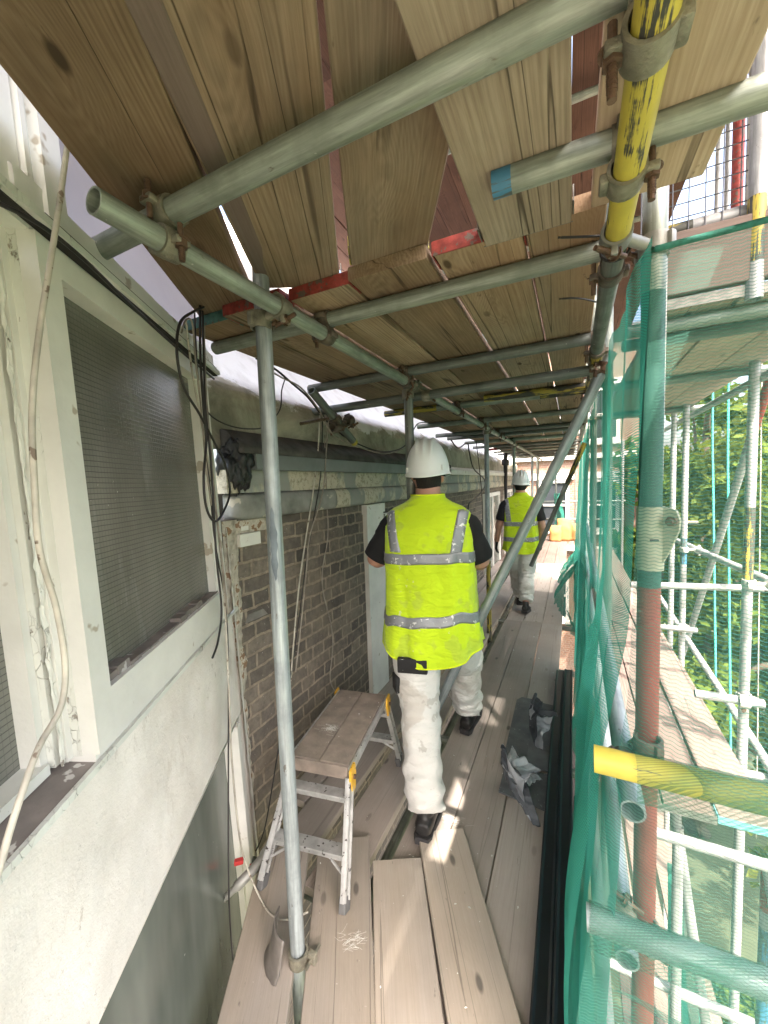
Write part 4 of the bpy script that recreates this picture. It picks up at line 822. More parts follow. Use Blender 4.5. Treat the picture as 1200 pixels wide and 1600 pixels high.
# ================================================================== OUTER SCAFFOLD beyond the netting
G_RD = 'sunlit boards of the outer scaffold'
for i, (x0, x1, nn) in enumerate(((0.215, 0.405, 'nearest the netting'), (0.412, 0.615, 'in the middle'), (0.632, 0.85, 'at the outer edge'))):
    deck_board(x0, x1, 2.2 + 0.015 * i, 6.1, 0.0, 'sunlit pinkish deck board beyond the netting, %s' % nn, M['pink'], G_RD, band0=simple('teal_end_band', (0.16, 0.40, 0.42), 0.5) if i == 2 else M['band_steel'])
    deck_board(x0, x1, 6.0, 10.2, -0.04, 'far sunlit deck board beyond the netting, %s' % nn, M['pink'], G_RD)
    deck_board(x0 + 0.12, x1 + 0.10, 2.0, 7.0, -2.2, 'sunlit deck board one storey down beyond the netting, %s' % nn, M['pink'], G_RD)
for i in range(3):
    x0 = 0.30 + i * 0.225
    deck_board(x0, x0 + 0.215, 1.79, 4.85, UZ1, 'board of the outer scaffold\'s upper deck seen from below, %s' % ('nearest the netting', 'in the middle', 'at its outer edge')[i], M['outer_under'], 'upper boards of the outer scaffold', band0=M['band_steel'])
board('sunlit toe board standing on edge at the near end of the outer upper deck', (0.24, 1.775, 2.37), (0.92, 1.775, 2.37), M['pink'], 0.215, group='upper boards of the outer scaffold', roll=rad(90))
RX = 0.9
rs = []
rs.append(tube('tall bright outer scaffold post nearest on the right, past the deck edge', (RX, 2.82, -8.3), (RX, 2.85, 2.5), M['steel_white'], G_RS, bands=[(0.86, 0.9, M['yellow_worn'])]))
rs.append(tube('bright outer scaffold post with a blue patch, second along the sunlit deck edge', (RX, 4.22, -8.3), (RX, 4.25, 2.3), M['steel_white'], G_RS, bands=[(0.86, 0.882, M['blue_paint'])]))
rs.append(tube('bright thin outer scaffold post just left of the blue patched one', (RX, 4.68, -8.3), (RX, 4.7, 2.2), M['steel_white'], G_RS))
rs.append(tube('bright outer scaffold post farther along the sunlit deck edge', (RX, 6.3, -8.3), (RX, 6.3, 2.3), M['steel_white'], G_RS))
tube('far outer post in front of the brick house', (RX, 8.9, -8.3), (RX, 8.9, 2.3), M['steel_white'], G_RS)
tube('bright guard rail tube crossing between the outer posts at waist height', (0.40, 3.4, 0.80), (2.6, 3.4, 0.90), M['steel_white'], G_RS)
tube('bright lengthwise guard rail tube along the sunlit deck edge', (1.0, 6.6, 0.86), (1.0, 2.0, 1.035), M['steel_white'], G_RS)
tube('low lengthwise tube along the sunlit deck edge at board level', (1.0, 6.6, 0.12), (1.0, 2.0, -0.06), M['steel_white'], G_RS)
tube('diagonal brace tube rising across the outer posts', (1.03, 3.0, 2.2), (1.03, 4.9, -0.35), M['steel_white'], G_RS, bands=[(0.0, 0.13, M['band_red'])])
tube('short bright stub tube clamped low on the nearest outer post', (0.66, 2.79, 0.318), (0.97, 2.79, 0.322), M['steel_white'], G_RS)
tube('short bright stub tube clamped low on the second outer post', (0.60, 4.16, 0.25), (0.99, 4.16, 0.25), M['steel_white'], G_RS)
tube('yellow ended short tube behind the outer posts above the deck', (0.62, 4.9, 1.12), (1.15, 4.9, 1.12), M['steel_white'], G_RS, bands=[(0.6, 1, M['yellow_worn'])])
tube('lengthwise tube under the outer upper deck edge', (0.96, 1.6, 2.15), (0.96, 6.5, 2.12), M['steel_white'], G_RS)
for y, lab in ((1.87, 'nearest'), (2.06, 'second'), (2.95, 'third'), (4.3, 'fourth')):
    tube('cross tube under the outer upper deck, %s from the red post' % lab, (0.20, y, 2.187), (1.05 if y > 2 else 1.6, y, 2.187), M['steel'] if y < 2 else M['steel_dark'], G_RS)
for y, z, x0, lab in ((2.12, -0.09, 0.33, 'just below the near end of the sunlit deck'), (2.75, -0.085, 0.2, 'under the sunlit deck'), (2.4, -1.2, 0.2, 'at guard rail height one storey down'), (2.9, -2.27, 0.3, 'under the lower sunlit deck')):
    tube('bright cross tube ' + lab, (x0, y, z), (1.15, y, z), M['steel_white'], G_RS)
tube('steep bright post one storey down with a red painted band', (0.52, 2.35, -4.5), (0.50, 2.35, -0.2), M['steel_white'], G_RS, bands=[(0.55, 0.68, M['band_red'])])
tube('leaning bright brace one storey down beyond the netting', (0.95, 2.6, -3.4), (0.48, 2.35, -0.1), M['steel_white'], G_RS)
tube('blue and yellow painted post one storey down on the right', (0.80, 2.2, -4.5), (0.80, 2.2, -0.15), M['steel_white'], G_RS, bands=[(0.8, 0.93, M['blue_paint']), (0.6, 0.78, M['yellow']), (0.95, 1.0, M['band_red'])])
tube('pale leaning brace crossing the blue and yellow post', (1.1, 2.1, -2.2), (0.78, 2.15, -0.1), M['steel_white'], G_RS)
tube('dark lengthwise tube one storey down', (0.45, 1.6, -0.75), (2.4, 2.3, -0.72), M['steel_dark'], G_RS)
tube('second dark lengthwise tube one storey down', (0.45, 1.6, -0.9), (2.4, 2.3, -0.93), M['steel_dark'], G_RS)
for (r, y, z, x2) in ((rs[0], 2.83, 0.322, 0.9), (rs[0], 2.83, 0.99, 1.0), (rs[1], 4.23, 0.25, 0.9), (rs[1], 4.23, 0.95, 1.0)):
    if x2 == 0.9: coupler(r, (RX, y, z), Z_, (RX - 0.02, y - 0.055, z), X_, simple('pale_coupler', (0.5, 0.49, 0.46), 0.5, 0.3))
    else: coupler(r, (RX, y, z), Z_, (1.0, y, z), Y_, simple('pale_coupler', (0.5, 0.49, 0.46), 0.5, 0.3))
# guard mesh, posts and odd things on the outer upper deck
mp_ = thing('brick_guard', 'wire mesh guard panel standing on the outer upper deck against the sky', 'mesh guard', (0.6, 1.80, 2.28))
bm = bmesh.new(); x0, x1, z0, z1, yg = 0.235, 1.0, 2.30, 2.98, 1.815; nx, nz = 16, 14
for i in range(nx + 1): x = x0 + (x1 - x0) * i / nx; cyl(bm, (x, yg, z0), (x + 0.01 * noise.noise(V((i, 0, 0))), yg, z1), 0.0022, n=5)
for j in range(nz + 1): z = z0 + (z1 - z0) * j / nz; cyl(bm, (x0, yg + 0.004, z), (x1, yg + 0.004, z + 0.006 * noise.noise(V((j, 3, 0)))), 0.0022, n=5)
obj('wire_mesh', bm, M['wire'], mp_)
bm = bmesh.new(); cyl(bm, (x0, yg + 0.002, z1), (x1, yg + 0.002, z1 + 0.02), 0.006, n=8); obj('top_bar', bm, M['wire'], mp_)
hp = on_y(1183, 330, 1.79)
tube('white guard post with yellow patches at the picture\'s right edge against the sky', (hp.x, 1.79, 2.2), (hp.x, 1.79, 3.7), M['steel_white'], G_RS, bands=[(0.08, 0.22, M['yellow_worn'])])
h1 = on_y(1040, 365, 1.84); h2 = on_y(1200, 322, 1.84); hd = h2 - h1
tube('pale guard rail of the outer upper deck under the green net\'s upper edge', h1 - hd * 0.1, h2 + hd * 2, M['steel_white'], G_RS, bands=[(0, 0.12, M['yellow_worn'])])
tube('bright post behind the green pole top against the sky', (0.255, 1.60, 1.6), (0.26, 1.60, 3.6), M['steel_white'], G_RS)
rp = on_y(1152, 300, 2.4); tube('thin red pole on the outer upper deck against the sky', (rp.x, 2.4, 2.3), (rp.x, 2.4, 4.4), M['band_red'], G_RS, r=0.022)
tube('white rail high on the outer upper deck against the sky', (0.2, 2.4, 3.42), (2.0, 2.4, 3.46), M['steel_white'], G_RS)
for k, (pxx, yy) in enumerate(((1122, 3.0), (1137, 3.1), (1170, 3.0))): p = on_y(pxx, 250, yy); tube('thin pale pole on the outer upper deck against the sky, %s from the green post' % ORD[k], (p.x, yy, 2.3), (p.x, yy, 4.8), M['steel_white'], G_RS, r=0.012)
tube('dark leaning tube behind the wire mesh on the outer upper deck', on_y(1090, 470, 2.2), on_y(1185, 320, 2.2), M['steel_dark'], G_RS, r=0.03)
bb_ = thing('blue_sack', 'blue plastic sack behind the wire mesh beside the green post', 'sack', (0.33, 1.95, 2.26))
bm = bmesh.new(); bmesh.ops.create_icosphere(bm, subdivisions=4, radius=1)
for v in bm.verts:
    n_ = 1 + 0.22 * noise.noise(v.co * 2.2) + 0.08 * noise.noise(v.co * 6); v.co = V((0.36 + v.co.x * 0.10 * n_, 1.95 + v.co.y * 0.09 * n_, 2.36 + v.co.z * 0.13 * n_))
obj('sack_body', bm, M['blue_bag'], bb_, True)
bm = bmesh.new(); sweep(bm, [(0.36, 1.95, 2.48), (0.37, 1.94, 2.52), (0.36, 1.95, 2.57)], [0.025, 0.012, 0.03], 10); obj('tied_neck', bm, M['band_red'], bb_, True)
# ropes
for (xp, y0, y1, lab) in ((1113, 630, 1060, 'left'), (1137, 640, 1220, 'right')):
    P = [on_x(xp + 6 * (k / 8), y0 + (y1 - y0) * k / 8, 1.25) for k in range(9)]; P[0].z += 0.4; bm = bmesh.new(); sweep(bm, spline(P, 4), 0.009, 8)
    tag(obj('rope', bm, M['rope'], None, True), 'teal hanging rope beyond the outer posts, %s one of the pair' % lab, 'rope', 'teal ropes')
P = [on_x(1193 - 1.5 * k, 400 + 130 * k, 1.3) for k in range(8)]; bm = bmesh.new(); sweep(bm, spline(P, 3), 0.004, 6); tag(obj('cord', bm, M['cable_pale'], None, True), 'thin pale cord hanging at the far right in front of the trees', 'cord')
# lower teal sheet
def hang_sheet(name, label, cat, fn, nu, nv, uv, mat, group=None):
    bm = bmesh.new(); grid(bm, nu, nv, fn, uv); return tag(obj(name, bm, mat, None, True), label, cat, group)
hang_sheet('debris_net', 'green netting hanging one storey down on the outer scaffold', 'netting', lambda u, v: V((0.56 + 0.22 * u * (1.3 - v) + 0.03 * math.sin(u * 22) , 2.6 + 0.3 * math.sin(u * 3), -3.6 + 2.7 * v)), 60, 20, lambda u, v: (u * 0.7, v * 3), M['net_dense'], 'green debris netting')

# ================================================================== GREEN NETTING
def net_main(u, v):
    # u from far end to the corner by the red post; v from the bottom to the top edge
    y = 6.5 - 5.52 * u ** 0.62; z = -0.12 + 2.22 * v
    near = max(0.0, 1 - (y - 0.98) / 1.3)
    f1 = noise.noise(V((y * 2.6, z * 0.45, 0))); f2 = math.sin(y * 11 + 2.2 * noise.noise(V((y, z * 0.8, 5)))) * (0.35 + 0.65 * (1 - v))
    x = 0.135 - 0.095 * (1 - v) ** 1.3 + 0.040 * f1 + 0.016 * f2 + 0.008 * noise.noise(V((y * 14, z * 3, 2)))
    if near > 0 and z > 1.1: x = max(x, 0.10 + 0.022 * min(1, near * 3) * min(1, (z - 1.1) * 5) * min(1, (2.12 - z) * 6 + 0.2))
    cin = math.exp(-((y - 3.3) / 0.25) ** 2) * math.exp(-((z - 0.85) / 0.3) ** 2); x += 0.02 * cin
    x -= near * 0.075 * math.exp(-((z - 0.62) / 0.55) ** 2); y -= near * 0.16 * math.exp(-((z - 0.6) / 0.7) ** 2)
    z += 0.05 * (v > 0.98) * noise.noise(V((y * 2, 0, 8)))
    return V((x, y, z))
net1 = hang_sheet('debris_net', 'long green debris net hung along the walkway\'s open side', 'netting', net_main, 260, 60, lambda u, v: (5.5 * u ** 0.62, 2.22 * v), M['net_dense'], 'green debris netting')
def net_corner(u, v):
    # from the corner outwards across the cross rails
    x0 = net_main(1.0, v); x = x0.x + 1.5 * u ** 1.4
    ztop = 2.07 + 0.06 * u; zb = -0.5; z = zb + (ztop - zb) * v
    y_far = 1.0; g = math.exp(-((z - 1.07) / 0.10) ** 2); g2 = math.exp(-((z - 0.67) / 0.10) ** 2)
    sag = 0.795 + 0.02 * math.sin(x * 9) if z < 1.2 else 0.795 + (y_far - 0.795) * min(1, (z - 1.15) / 0.9) ** 0.8
    if z < 0.6: sag = 0.85 - 0.02 * math.sin(z * 5)
    y = x0.y * (1 - min(1, u * 6)) + sag * min(1, u * 6)
    tube_out = 0.0
    y += 0.012 * noise.noise(V((x * 7, z * 2.2, 3))) + 0.006 * math.sin(x * 40 + z * 6) * (z < 1.0)
    y -= 0.025 * g * min(1, u * 5) + 0.01 * g2 * min(1, u * 5)
    return V((x, y, z))
hang_sheet('debris_net', 'thin green debris net draped over the yellow stub rail in front of the red post', 'netting', net_corner, 120, 110, lambda u, v: (1.5 * u ** 1.4, 2.6 * v), M['net'], 'green debris netting')
bm = bmesh.new(); sweep(bm, spline([net_corner(u, 1.0) + V((0, -0.004, 0)) for u in (0.0, 0.1, 0.2, 0.35, 0.5, 0.7, 0.9)], 6), 0.0065, 8)
tag(obj('net_hem', bm, simple('dark_green_hem', (0.025, 0.16, 0.125), 0.8, 0, 0.3, 60, 0.5), None, True), 'twisted green top hem of the net rising from the coupler to the right', 'net hem')
def flap(u, v):
    y = 3.5 - 2.62 * u; z = -0.12 + (0.98 + 0.12 * math.sin(y * 2.3)) * v
    return V((0.075 - 0.05 * (1 - v) + 0.022 * math.sin(y * 9 + 3 * noise.noise(V((y, z, 2)))) * (1.1 - 0.6 * v) + 0.03 * noise.noise(V((y * 3, z * 1.2, 11))), y, z))
hang_sheet('debris_net', 'loose second layer of green net bunched at the deck edge beside the black channels', 'netting', flap, 120, 40, lambda u, v: (2.6 * u, 1.0 * v), M['net_dense'], 'green debris netting')
def wrap_(x0, x1, yc, zc, r, label):
    def fn(u, v):
        x = x0 + (x1 - x0) * u; a = math.pi * (0.02 + 1.15 * v) + 0.1 * math.sin(x * 8); drop = max(0, v - 0.8) * 0.16
        rr = r + 0.0025 * noise.noise(V((x * 22, v * 6, zc))); return V((x, yc - rr * math.cos(math.pi - a) * 1.0 - 0.0, zc + (x - 0.03) * 0.012 + rr * math.sin(a) - drop))
    hang_sheet('net_wrap', label, 'netting', fn, 120, 24, lambda u, v: ((x1 - x0) * u + 0.3 * v, 0.11 * v + (x1 - x0) * u * 0.35), M['net_wrap'], 'green debris netting')
wrap_(0.108, 1.45, 0.825, 1.068, 0.0285, 'green net pulled tight over the yellow stub rail')
wrap_(0.035, 1.45, 0.885, 0.665, 0.0285, 'green net pulled tight over the grey cross rail below the yellow one')
def heap(u, v):
    y = 4.25 + 4.0 * u; w = max(0.0, math.sin(math.pi * min(1, u * 1.02))) ** 0.8 * (0.75 + 0.5 * noise.noise(V((y * 1.7, 3, 0))))
    n1 = noise.noise(V((y * 3.2, v * 4, 0))); n2 = noise.noise(V((y * 8, v * 8, 4))); n3 = 0.5 - abs(noise.noise(V((y * 5 + v * 3, v * 5 - y * 2, 7))))
    x = 0.12 - (0.06 + 0.34 * w) * v + 0.05 * n1 + 0.03 * n2; hgt = 0.72 * w * (1 - v) ** 0.8 + 0.05 * n1 * w + 0.05 * n2 * w + 0.10 * n3 * w
    return V((x, y, max(-0.015, hgt) - 0.018 + 0.006 * noise.noise(V((y * 20, v * 20, 2)))))
hang_sheet('net_heap', 'crumpled heap of dark green netting on the walkway edge past the far worker', 'net heap', heap, 160, 60, lambda u, v: (4 * u, 0.9 * v), M['net_dense'])
# tie wires by the couplers
for (pts, lab) in (([(872, 371), (905, 370), (942, 368)], 'upper'), ([(874, 467), (905, 466), (938, 473)], 'lower')):
    bm = bmesh.new(); sweep(bm, spline([on_z(*p, 2.19) for p in pts], 4), 0.0028, 6); tag(obj('tie_wire', bm, M['cable_black'], None, True), 'thin black tie wire sticking out under the boards, %s one' % lab, 'wire', 'tie wires')
bm = bmesh.new(); c = V((XO + 0.005, 1.085, LZ - 0.0)); sweep(bm, [c + V((math.cos(a) * 0.03, 0.004 * math.sin(a), math.sin(a) * 0.03)) for a in [k * 2 * math.pi / 20 for k in range(21)]], 0.003, 6, False); tag(obj('tie_loop', bm, M['cable_black'], None, True), 'black tie looped round the end of the yellow ledger', 'cable tie')

# ================================================================== STOOL
stool = thing('step_stool', 'paint spattered folding step stool with a wooden top and yellow hinges', 'step stool', (-0.98, 1.55, 0))
fc = V((-0.962, 1.282, 0)); bc = V((-1.052, 1.822, 0)); ax = (bc - fc).normalized(); rt = V((ax.y, -ax.x, 0)); hw = 0.133; TZS = 0.465
Rm = Matrix((rt, ax, V((0, 0, 1)))).transposed(); mid = (fc + bc) / 2; Ln = (bc - fc).length
for s in (-1, 1):
    bm = bmesh.new(); bx(bm, mid + rt * s * 0.0672 + V((0, 0, TZS - 0.009)), (0.1305, Ln, 0.018), Rm, 0.003); o = obj('top_plank', bm, None, stool); 
    o.data.materials.clear(); o.data.materials.append(M['stooltop'] if 'stooltop' in M else M.setdefault('stooltop', simple('trodden_plywood', (0.225, 0.185, 0.155), 0.85, 0, 0.28, 14, 0.5, ((0.50, 0.48, 0.45), 48, 0.70))))
for e, s in ((fc, -1), (bc, 1)):
    bm = bmesh.new(); bx(bm, e + ax * s * 0.006 + V((0, 0, TZS - 0.03)), (0.266, 0.012, 0.055), Rm, 0.004); obj('end_skirt', bm, M['stooltop'], stool)
bm = bmesh.new()
for s in (-1, 1): bx(bm, mid + rt * s * (hw + 0.007) + V((0, 0, TZS - 0.026)), (0.012, Ln + 0.02, 0.04), Rm, 0.003)
obj('side_rail', bm, M['alu'], stool)
def beam(bm, p0, p1, w, t, side):
    d = (p1 - p0); L = d.length; d.normalize(); s = (side - d * side.dot(d)).normalized(); n_ = d.cross(s); R = Matrix((s, n_, d)).transposed()
    bx(bm, (p0 + p1) / 2, (w, t, L), R, min(w, t) * 0.15)
    for k in (-1, 1): bx(bm, (p0 + p1) / 2 + s * k * (w / 2 - 0.003) + n_ * (t / 2 + 0.003), (0.006, 0.008, L * 0.985), R)
for e, s, fz, out in ((fc, -1, 0.041, 0.195), (bc, 1, 0.0, 0.10)):
    feet = []
    for k in (-1, 1):
        top = e + rt * k * (hw + 0.002) + ax * s * 0.004 + V((0, 0, TZS - 0.05)); ft = e + rt * k * (hw + 0.042) + ax * s * out + V((0, 0, fz + 0.012)); feet.append((top, ft))
        bm = bmesh.new(); beam(bm, top, ft + V((0, 0, 0.03)), 0.042, 0.018, ax); lg = obj('leg', bm, M['alu'], stool)
        bm = bmesh.new(); d = (top - ft).normalized(); a_ = (ax - d * ax.dot(d)).normalized(); bx(bm, ft + d * 0.018, (0.05, 0.028, 0.05), Matrix((a_, d.cross(a_), d)).transposed(), 0.004); obj('rubber_foot', bm, M['rubber'], lg)
    for t, w in ((0.16, 0.05), (0.60, 0.055)):
        a_, b_ = [tp + (f - tp) * t for tp, f in feet]; bm = bmesh.new(); bx(bm, (a_ + b_) / 2, ((b_ - a_).length, w, 0.022), Rm, 0.003); obj('rung', bm, M['alu'], stool)
    a_, b_ = [tp + (f - tp) * 0.62 for tp, f in feet]; a2, b2 = [tp + (f - tp) * 0.78 for tp, f in feet]
    for p, q_ in ((a2, a_ + (b_ - a_) * 0.25), (b2, b_ - (b_ - a_) * 0.25)): bm = bmesh.new(); cyl(bm, p, q_ - V((0, 0, 0.012)), 0.006, n=6); obj('stay', bm, M['alu'], stool)
    for k in (-1, 1):
        p = e + rt * k * (hw + 0.016) + V((0, 0, TZS - 0.045)); bm = bmesh.new()
        outl = [(-0.025, 0.04), (0.022, 0.045), (0.028, 0.0), (0.015, -0.06), (-0.012, -0.065), (-0.03, 0.0)]
        loft(bm, [[p + ax * x + V((0, 0, z)) + rt * k * w for x, z in outl] for w in (-0.004, 0.006)]); h = obj('hinge', bm, M['yellow_plastic'], stool)
        bm = bmesh.new(); cyl(bm, p + rt * k * 0.004, p + rt * k * 0.014, 0.009, n=12); obj('rivet', bm, M['bolt'], h)

# ================================================================== SMALL THINGS ON THE DECK
G_BC = 'black metal channels along the deck edge'
def channel(x0, x1, y0, y1, z0, h, lab):
    prof = [(x0, z0), (x1, z0), (x1, z0 + h), (x1 - 0.006, z0 + h + 0.003), (x1 - 0.014, z0 + h - 0.002), (x0 + 0.014, z0 + h - 0.002), (x0 + 0.006, z0 + h + 0.003), (x0, z0 + h)]
    bm = bmesh.new(); loft(bm, [[V((x + 0.003 * math.sin(y * 2), y, z)) for x, z in prof] for y in [y0 + (y1 - y0) * k / 10 for k in range(11)]])
    return tag(obj('black_channel', bm, M['black_plastic']), lab, 'metal channel', G_BC)
channel(-0.112, -0.053, -0.6, 3.38, 0.001, 0.052, 'long black metal channel on the deck edge, next to the dark sheets')
channel(-0.0525, 0.008, -0.6, 3.41, 0.001, 0.058, 'long black metal channel on the deck edge, next to the netting')
channel(0.012, 0.036, -0.6, 2.05, 0.001, 0.03, 'shorter thin black channel tucked between the long channel and the netting')
def sheet(pts, z, th, lab):
    bm = bmesh.new(); loft(bm, [[V((x, y, z)) for x, y in pts], [V((x, y, z + th)) for x, y in pts]]); return tag(obj('dark_sheet', bm, M['slate']), lab, 'sheet', 'dark sheets lying on the deck')
sheet([(-0.355, 2.19), (-0.235, 2.19), (-0.235, 2.30), (-0.118, 2.30), (-0.118, 2.90), (-0.25, 2.91), (-0.26, 2.93), (-0.33, 2.93), (-0.36, 2.88)], 0.003, 0.008, 'larger dark grey sheet lying on the deck under the small crumpled piece')
sheet([(-0.232, 2.195), (-0.116, 2.20), (-0.116, 2.72), (-0.20, 2.71), (-0.20, 2.66), (-0.232, 2.66)], 0.0115, 0.006, 'narrow dark strip of sheet lying beside the black channel')
sheet([(-0.34, 1.96), (-0.118, 1.93), (-0.116, 2.185), (-0.338, 2.18)], 0.003, 0.007, 'smaller dark grey sheet on the deck partly under the bigger crumpled piece')
def crumple(label, c, sx, sy, folds, mats, rot, nn=34):
    pts = {}
    P = [[V(((i / nn - 0.5) * sx, (j / nn - 0.5) * sy, 0)) for j in range(nn + 1)] for i in range(nn + 1)]
    for (ang, off, turn) in folds:
        dirv = V((math.cos(ang), math.sin(ang), 0)); nrm = V((-dirv.y, dirv.x, 0)); R = Matrix.Rotation(turn, 3, dirv)
        for i in range(nn + 1):
            for j in range(nn + 1):
                p = P[i][j]; s = p.dot(nrm) - off
                if s > 0:
                    soft = min(1.0, s / 0.035); R2 = Matrix.Rotation(turn * soft, 3, dirv); base = p - nrm * s; P[i][j] = base + R2 @ (nrm * s)
    zmin = min(p.z for r in P for p in r); Rz = Matrix.Rotation(rot, 3, 'Z')
    bm = bmesh.new(); vs = [[bm.verts.new(V(c) + Rz @ (P[i][j] - V((0, 0, zmin)) + V((0, 0, 0.016 * noise.noise(V((i * 7.0 / nn, j * 7.0 / nn, c[0] * 9))) + 0.006 * noise.noise(V((i * 16.0 / nn, j * 16.0 / nn, c[0] * 9))))))) for j in range(nn + 1)] for i in range(nn + 1)]
    for i in range(nn):
        for j in range(nn): bm.faces.new((vs[i][j], vs[i + 1][j], vs[i + 1][j + 1], vs[i][j + 1]))
    o = obj('crumpled_sheet', bm, mats, None, True); sm = o.modifiers.new('thick', 'SOLIDIFY'); sm.thickness = 0.0025; sm.material_offset = 1; sm.material_offset_rim = 1
    return tag(o, label, 'crumpled sheet', 'crumpled scraps of lead sheet')
pale_back = simple('pale_back_of_sheet', (0.34, 0.36, 0.39), 0.4, 0.3, 0.2, 14, 0.2)
dark_back = simple('tarred_face_of_sheet', (0.055, 0.062, 0.072), 0.5, 0.1, 0.4, 18, 0.4)
crumple('bigger crumpled scrap of dark lead sheet with curled pale edges, nearest the camera', (-0.345, 1.88, 0.012), 0.30, 0.40, [(0.3, 0.02, 2.6), (1.9, 0.04, 2.3), (2.7, -0.02, -1.0), (1.0, 0.03, 1.7), (0.1, -0.05, 0.8), (2.2, -0.05, 1.6), (0.7, -0.03, -0.9), (1.5, 0.02, 1.2)], [pale_back, dark_back], 0.4, 60)
crumple('smaller crumpled scrap of pale lead sheet on the larger dark sheet', (-0.235, 2.50, 0.018), 0.26, 0.28, [(0.5, 0.02, 2.4), (2.2, 0.02, 2.2), (1.2, -0.02, 1.6), (2.8, 0.01, -1.2), (0.2, -0.03, 1.3), (1.7, -0.03, 1.0)], [pale_back, dark_back], -0.5, 60)
crumple('flat torn tongue of dark sheet behind the bigger crumpled scrap', (-0.255, 2.13, 0.012), 0.22, 0.10, [(1.5, 0.05, 0.7), (0.2, 0.03, 1.0), (2.6, 0.01, -0.5)], [dark_back, pale_back], -0.7)
# little flakes of debris
bm = bmesh.new()
for k in range(150):
    y = random.uniform(0.95, 6.5); x = random.choice((random.uniform(-0.69, -0.12), random.uniform(-1.2, -0.8), random.uniform(-0.69, -0.12)))
    zz = 0.0 if y > 1.75 else 0.044
    if y <= 1.75 and x > -0.25: zz = 0.001
    if y > 4.6: zz = -0.034
    s = random.uniform(0.002, 0.007); a = random.uniform(0, 6); c = V((x, y, zz + 0.002)); d1 = V((math.cos(a), math.sin(a), 0.1)) * s; d2 = V((-math.sin(a), math.cos(a), 0.2)) * s * random.uniform(0.3, 0.8)
    f = bm.faces.new([bm.verts.new(c + d1), bm.verts.new(c + d2 + V((0, 0, 0.002))), bm.verts.new(c - d1), bm.verts.new(c - d2)])
tag(obj('plaster_flakes', bm, M['white_paint']), 'tiny pale flakes of plaster and paint scattered over the deck boards', 'flakes', kind='stuff')
def swarf(label, c, r, n, dirn):
    bm = bmesh.new()
    for k in range(n):
        a = dirn + random.gauss(0, 0.45); p = V(c) + V((random.gauss(0, r), random.gauss(0, r * 0.6), 0.0015)); d = V((math.cos(a), math.sin(a), 0)); l = random.uniform(0.008, 0.024)
        sweep(bm, spline([p - d * l, p + V((random.gauss(0, 0.003), random.gauss(0, 0.003), 0.001)), p + d * l], 3), 0.00025, 4)
    return tag(obj('wire_clippings', bm, M['white_paint']), label, 'wire clippings', 'wire clippings')
swarf('thin pale wire clippings by the stool\'s front right foot', on_z(552, 1468, 0.043), 0.022, 42, 0.6)
swarf('thin pale wire clippings in the sun stripe beside the near boot', on_z(700, 1278, 0.0015), 0.03, 60, 0.1)
swarf('thin pale wire clippings on the stool top', on_z(515, 1138, TZS + 0.001), 0.022, 50, 0.2)
p = on_z(388, 1378, 0.03)
sb = thing('broken_fitting', 'grey broken fitting with red plastic ends on the deck by the window corner', 'scrap', p)
bm = bmesh.new(); sweep(bm, spline([p + V((-0.06, -0.07, -0.03)), p + V((-0.01, -0.02, 0.02)), p + V((0.02, 0.08, 0.05)), p + V((0.03, 0.16, 0.1))], 5), [0.012] * 4 + [0.02] * 6 + [0.026] * 6, 10); obj('bent_arm', bm, M['hose'], sb, True)
for q_ in (V((0.005, 0.03, 0.04)), V((-0.045, 0.0, 0.07))): bm = bmesh.new(); bx(bm, p + q_, (0.035, 0.02, 0.018), Matrix.Rotation(0.7, 3, 'Z'), 0.003); obj('red_end', bm, M['red_tag'], sb)
# sacks at the far end
G_S = 'brown paper sacks at the far end'
for k, (px, w, hgt, lab) in enumerate(((868, 0.30, 0.42, 'yellowish brown paper sack, leftmost of the far sacks'), (882, 0.34, 0.58, 'tall folded brown paper sack in the middle of the far sacks'), (897, 0.30, 0.45, 'brown paper sack nearest the netting among the far sacks'))):
    b0 = on_z(px, 842, -0.06); b0 *= 1.0; yy = 11.3 + 0.12 * k; b0 = V((b0.x * yy / b0.y, yy, -0.058)); bm = bmesh.new(); rings = []
    for t in range(9):
        z = hgt * t / 8; sq = 1 - 0.75 * max(0, (t - 5) / 3) if t > 5 else 1
        rings.append([b0 + V((w / 2 * math.copysign(abs(math.cos(a)) ** 0.6, math.cos(a)) * (1 + 0.08 * noise.noise(V((t * 0.7, a, k)))), 0.13 * sq * math.copysign(abs(math.sin(a)) ** 0.6, math.sin(a)) + 0.03 * noise.noise(V((t, a * 2, k))), z + 0.05 * noise.noise(V((a, k, 2))) * (t / 8))) for a in [q * 2 * math.pi / 20 for q in range(20)]])
    loft(bm, rings); tag(obj('paper_sack', bm, M['card'], None, True), lab, 'sack', G_S)
tube('end guard rail tube across the far end of the walkway, upper', (-1.3, 12.1, 0.95), (1.3, 12.1, 0.95), M['steel_dark'], 'end guard rails')
tube('end guard rail tube across the far end of the walkway, lower', (-1.3, 12.1, 0.45), (1.3, 12.1, 0.45), M['steel_dark'], 'end guard rails')
for k in range(4): tube('thin upright of the far end guard, %s from the wall' % ORD[k], (-0.9 + 0.5 * k, 12.2, -2), (-0.9 + 0.5 * k, 12.2, 4), M['steel_dark'], 'end guard rails')
hang_sheet('debris_net', 'scrap of teal netting tied at the far end above the sacks', 'netting', lambda u, v: V((-0.42 + 0.35 * u * (1 - 0.6 * v) + 0.05 * noise.noise(V((u * 4, v * 6, 1))), 11.6 + 0.1 * math.sin(u * 7), -0.05 + 1.25 * v)), 24, 24, lambda u, v: (u * 0.4, v * 1.2), M['net_dense'], 'green debris netting')

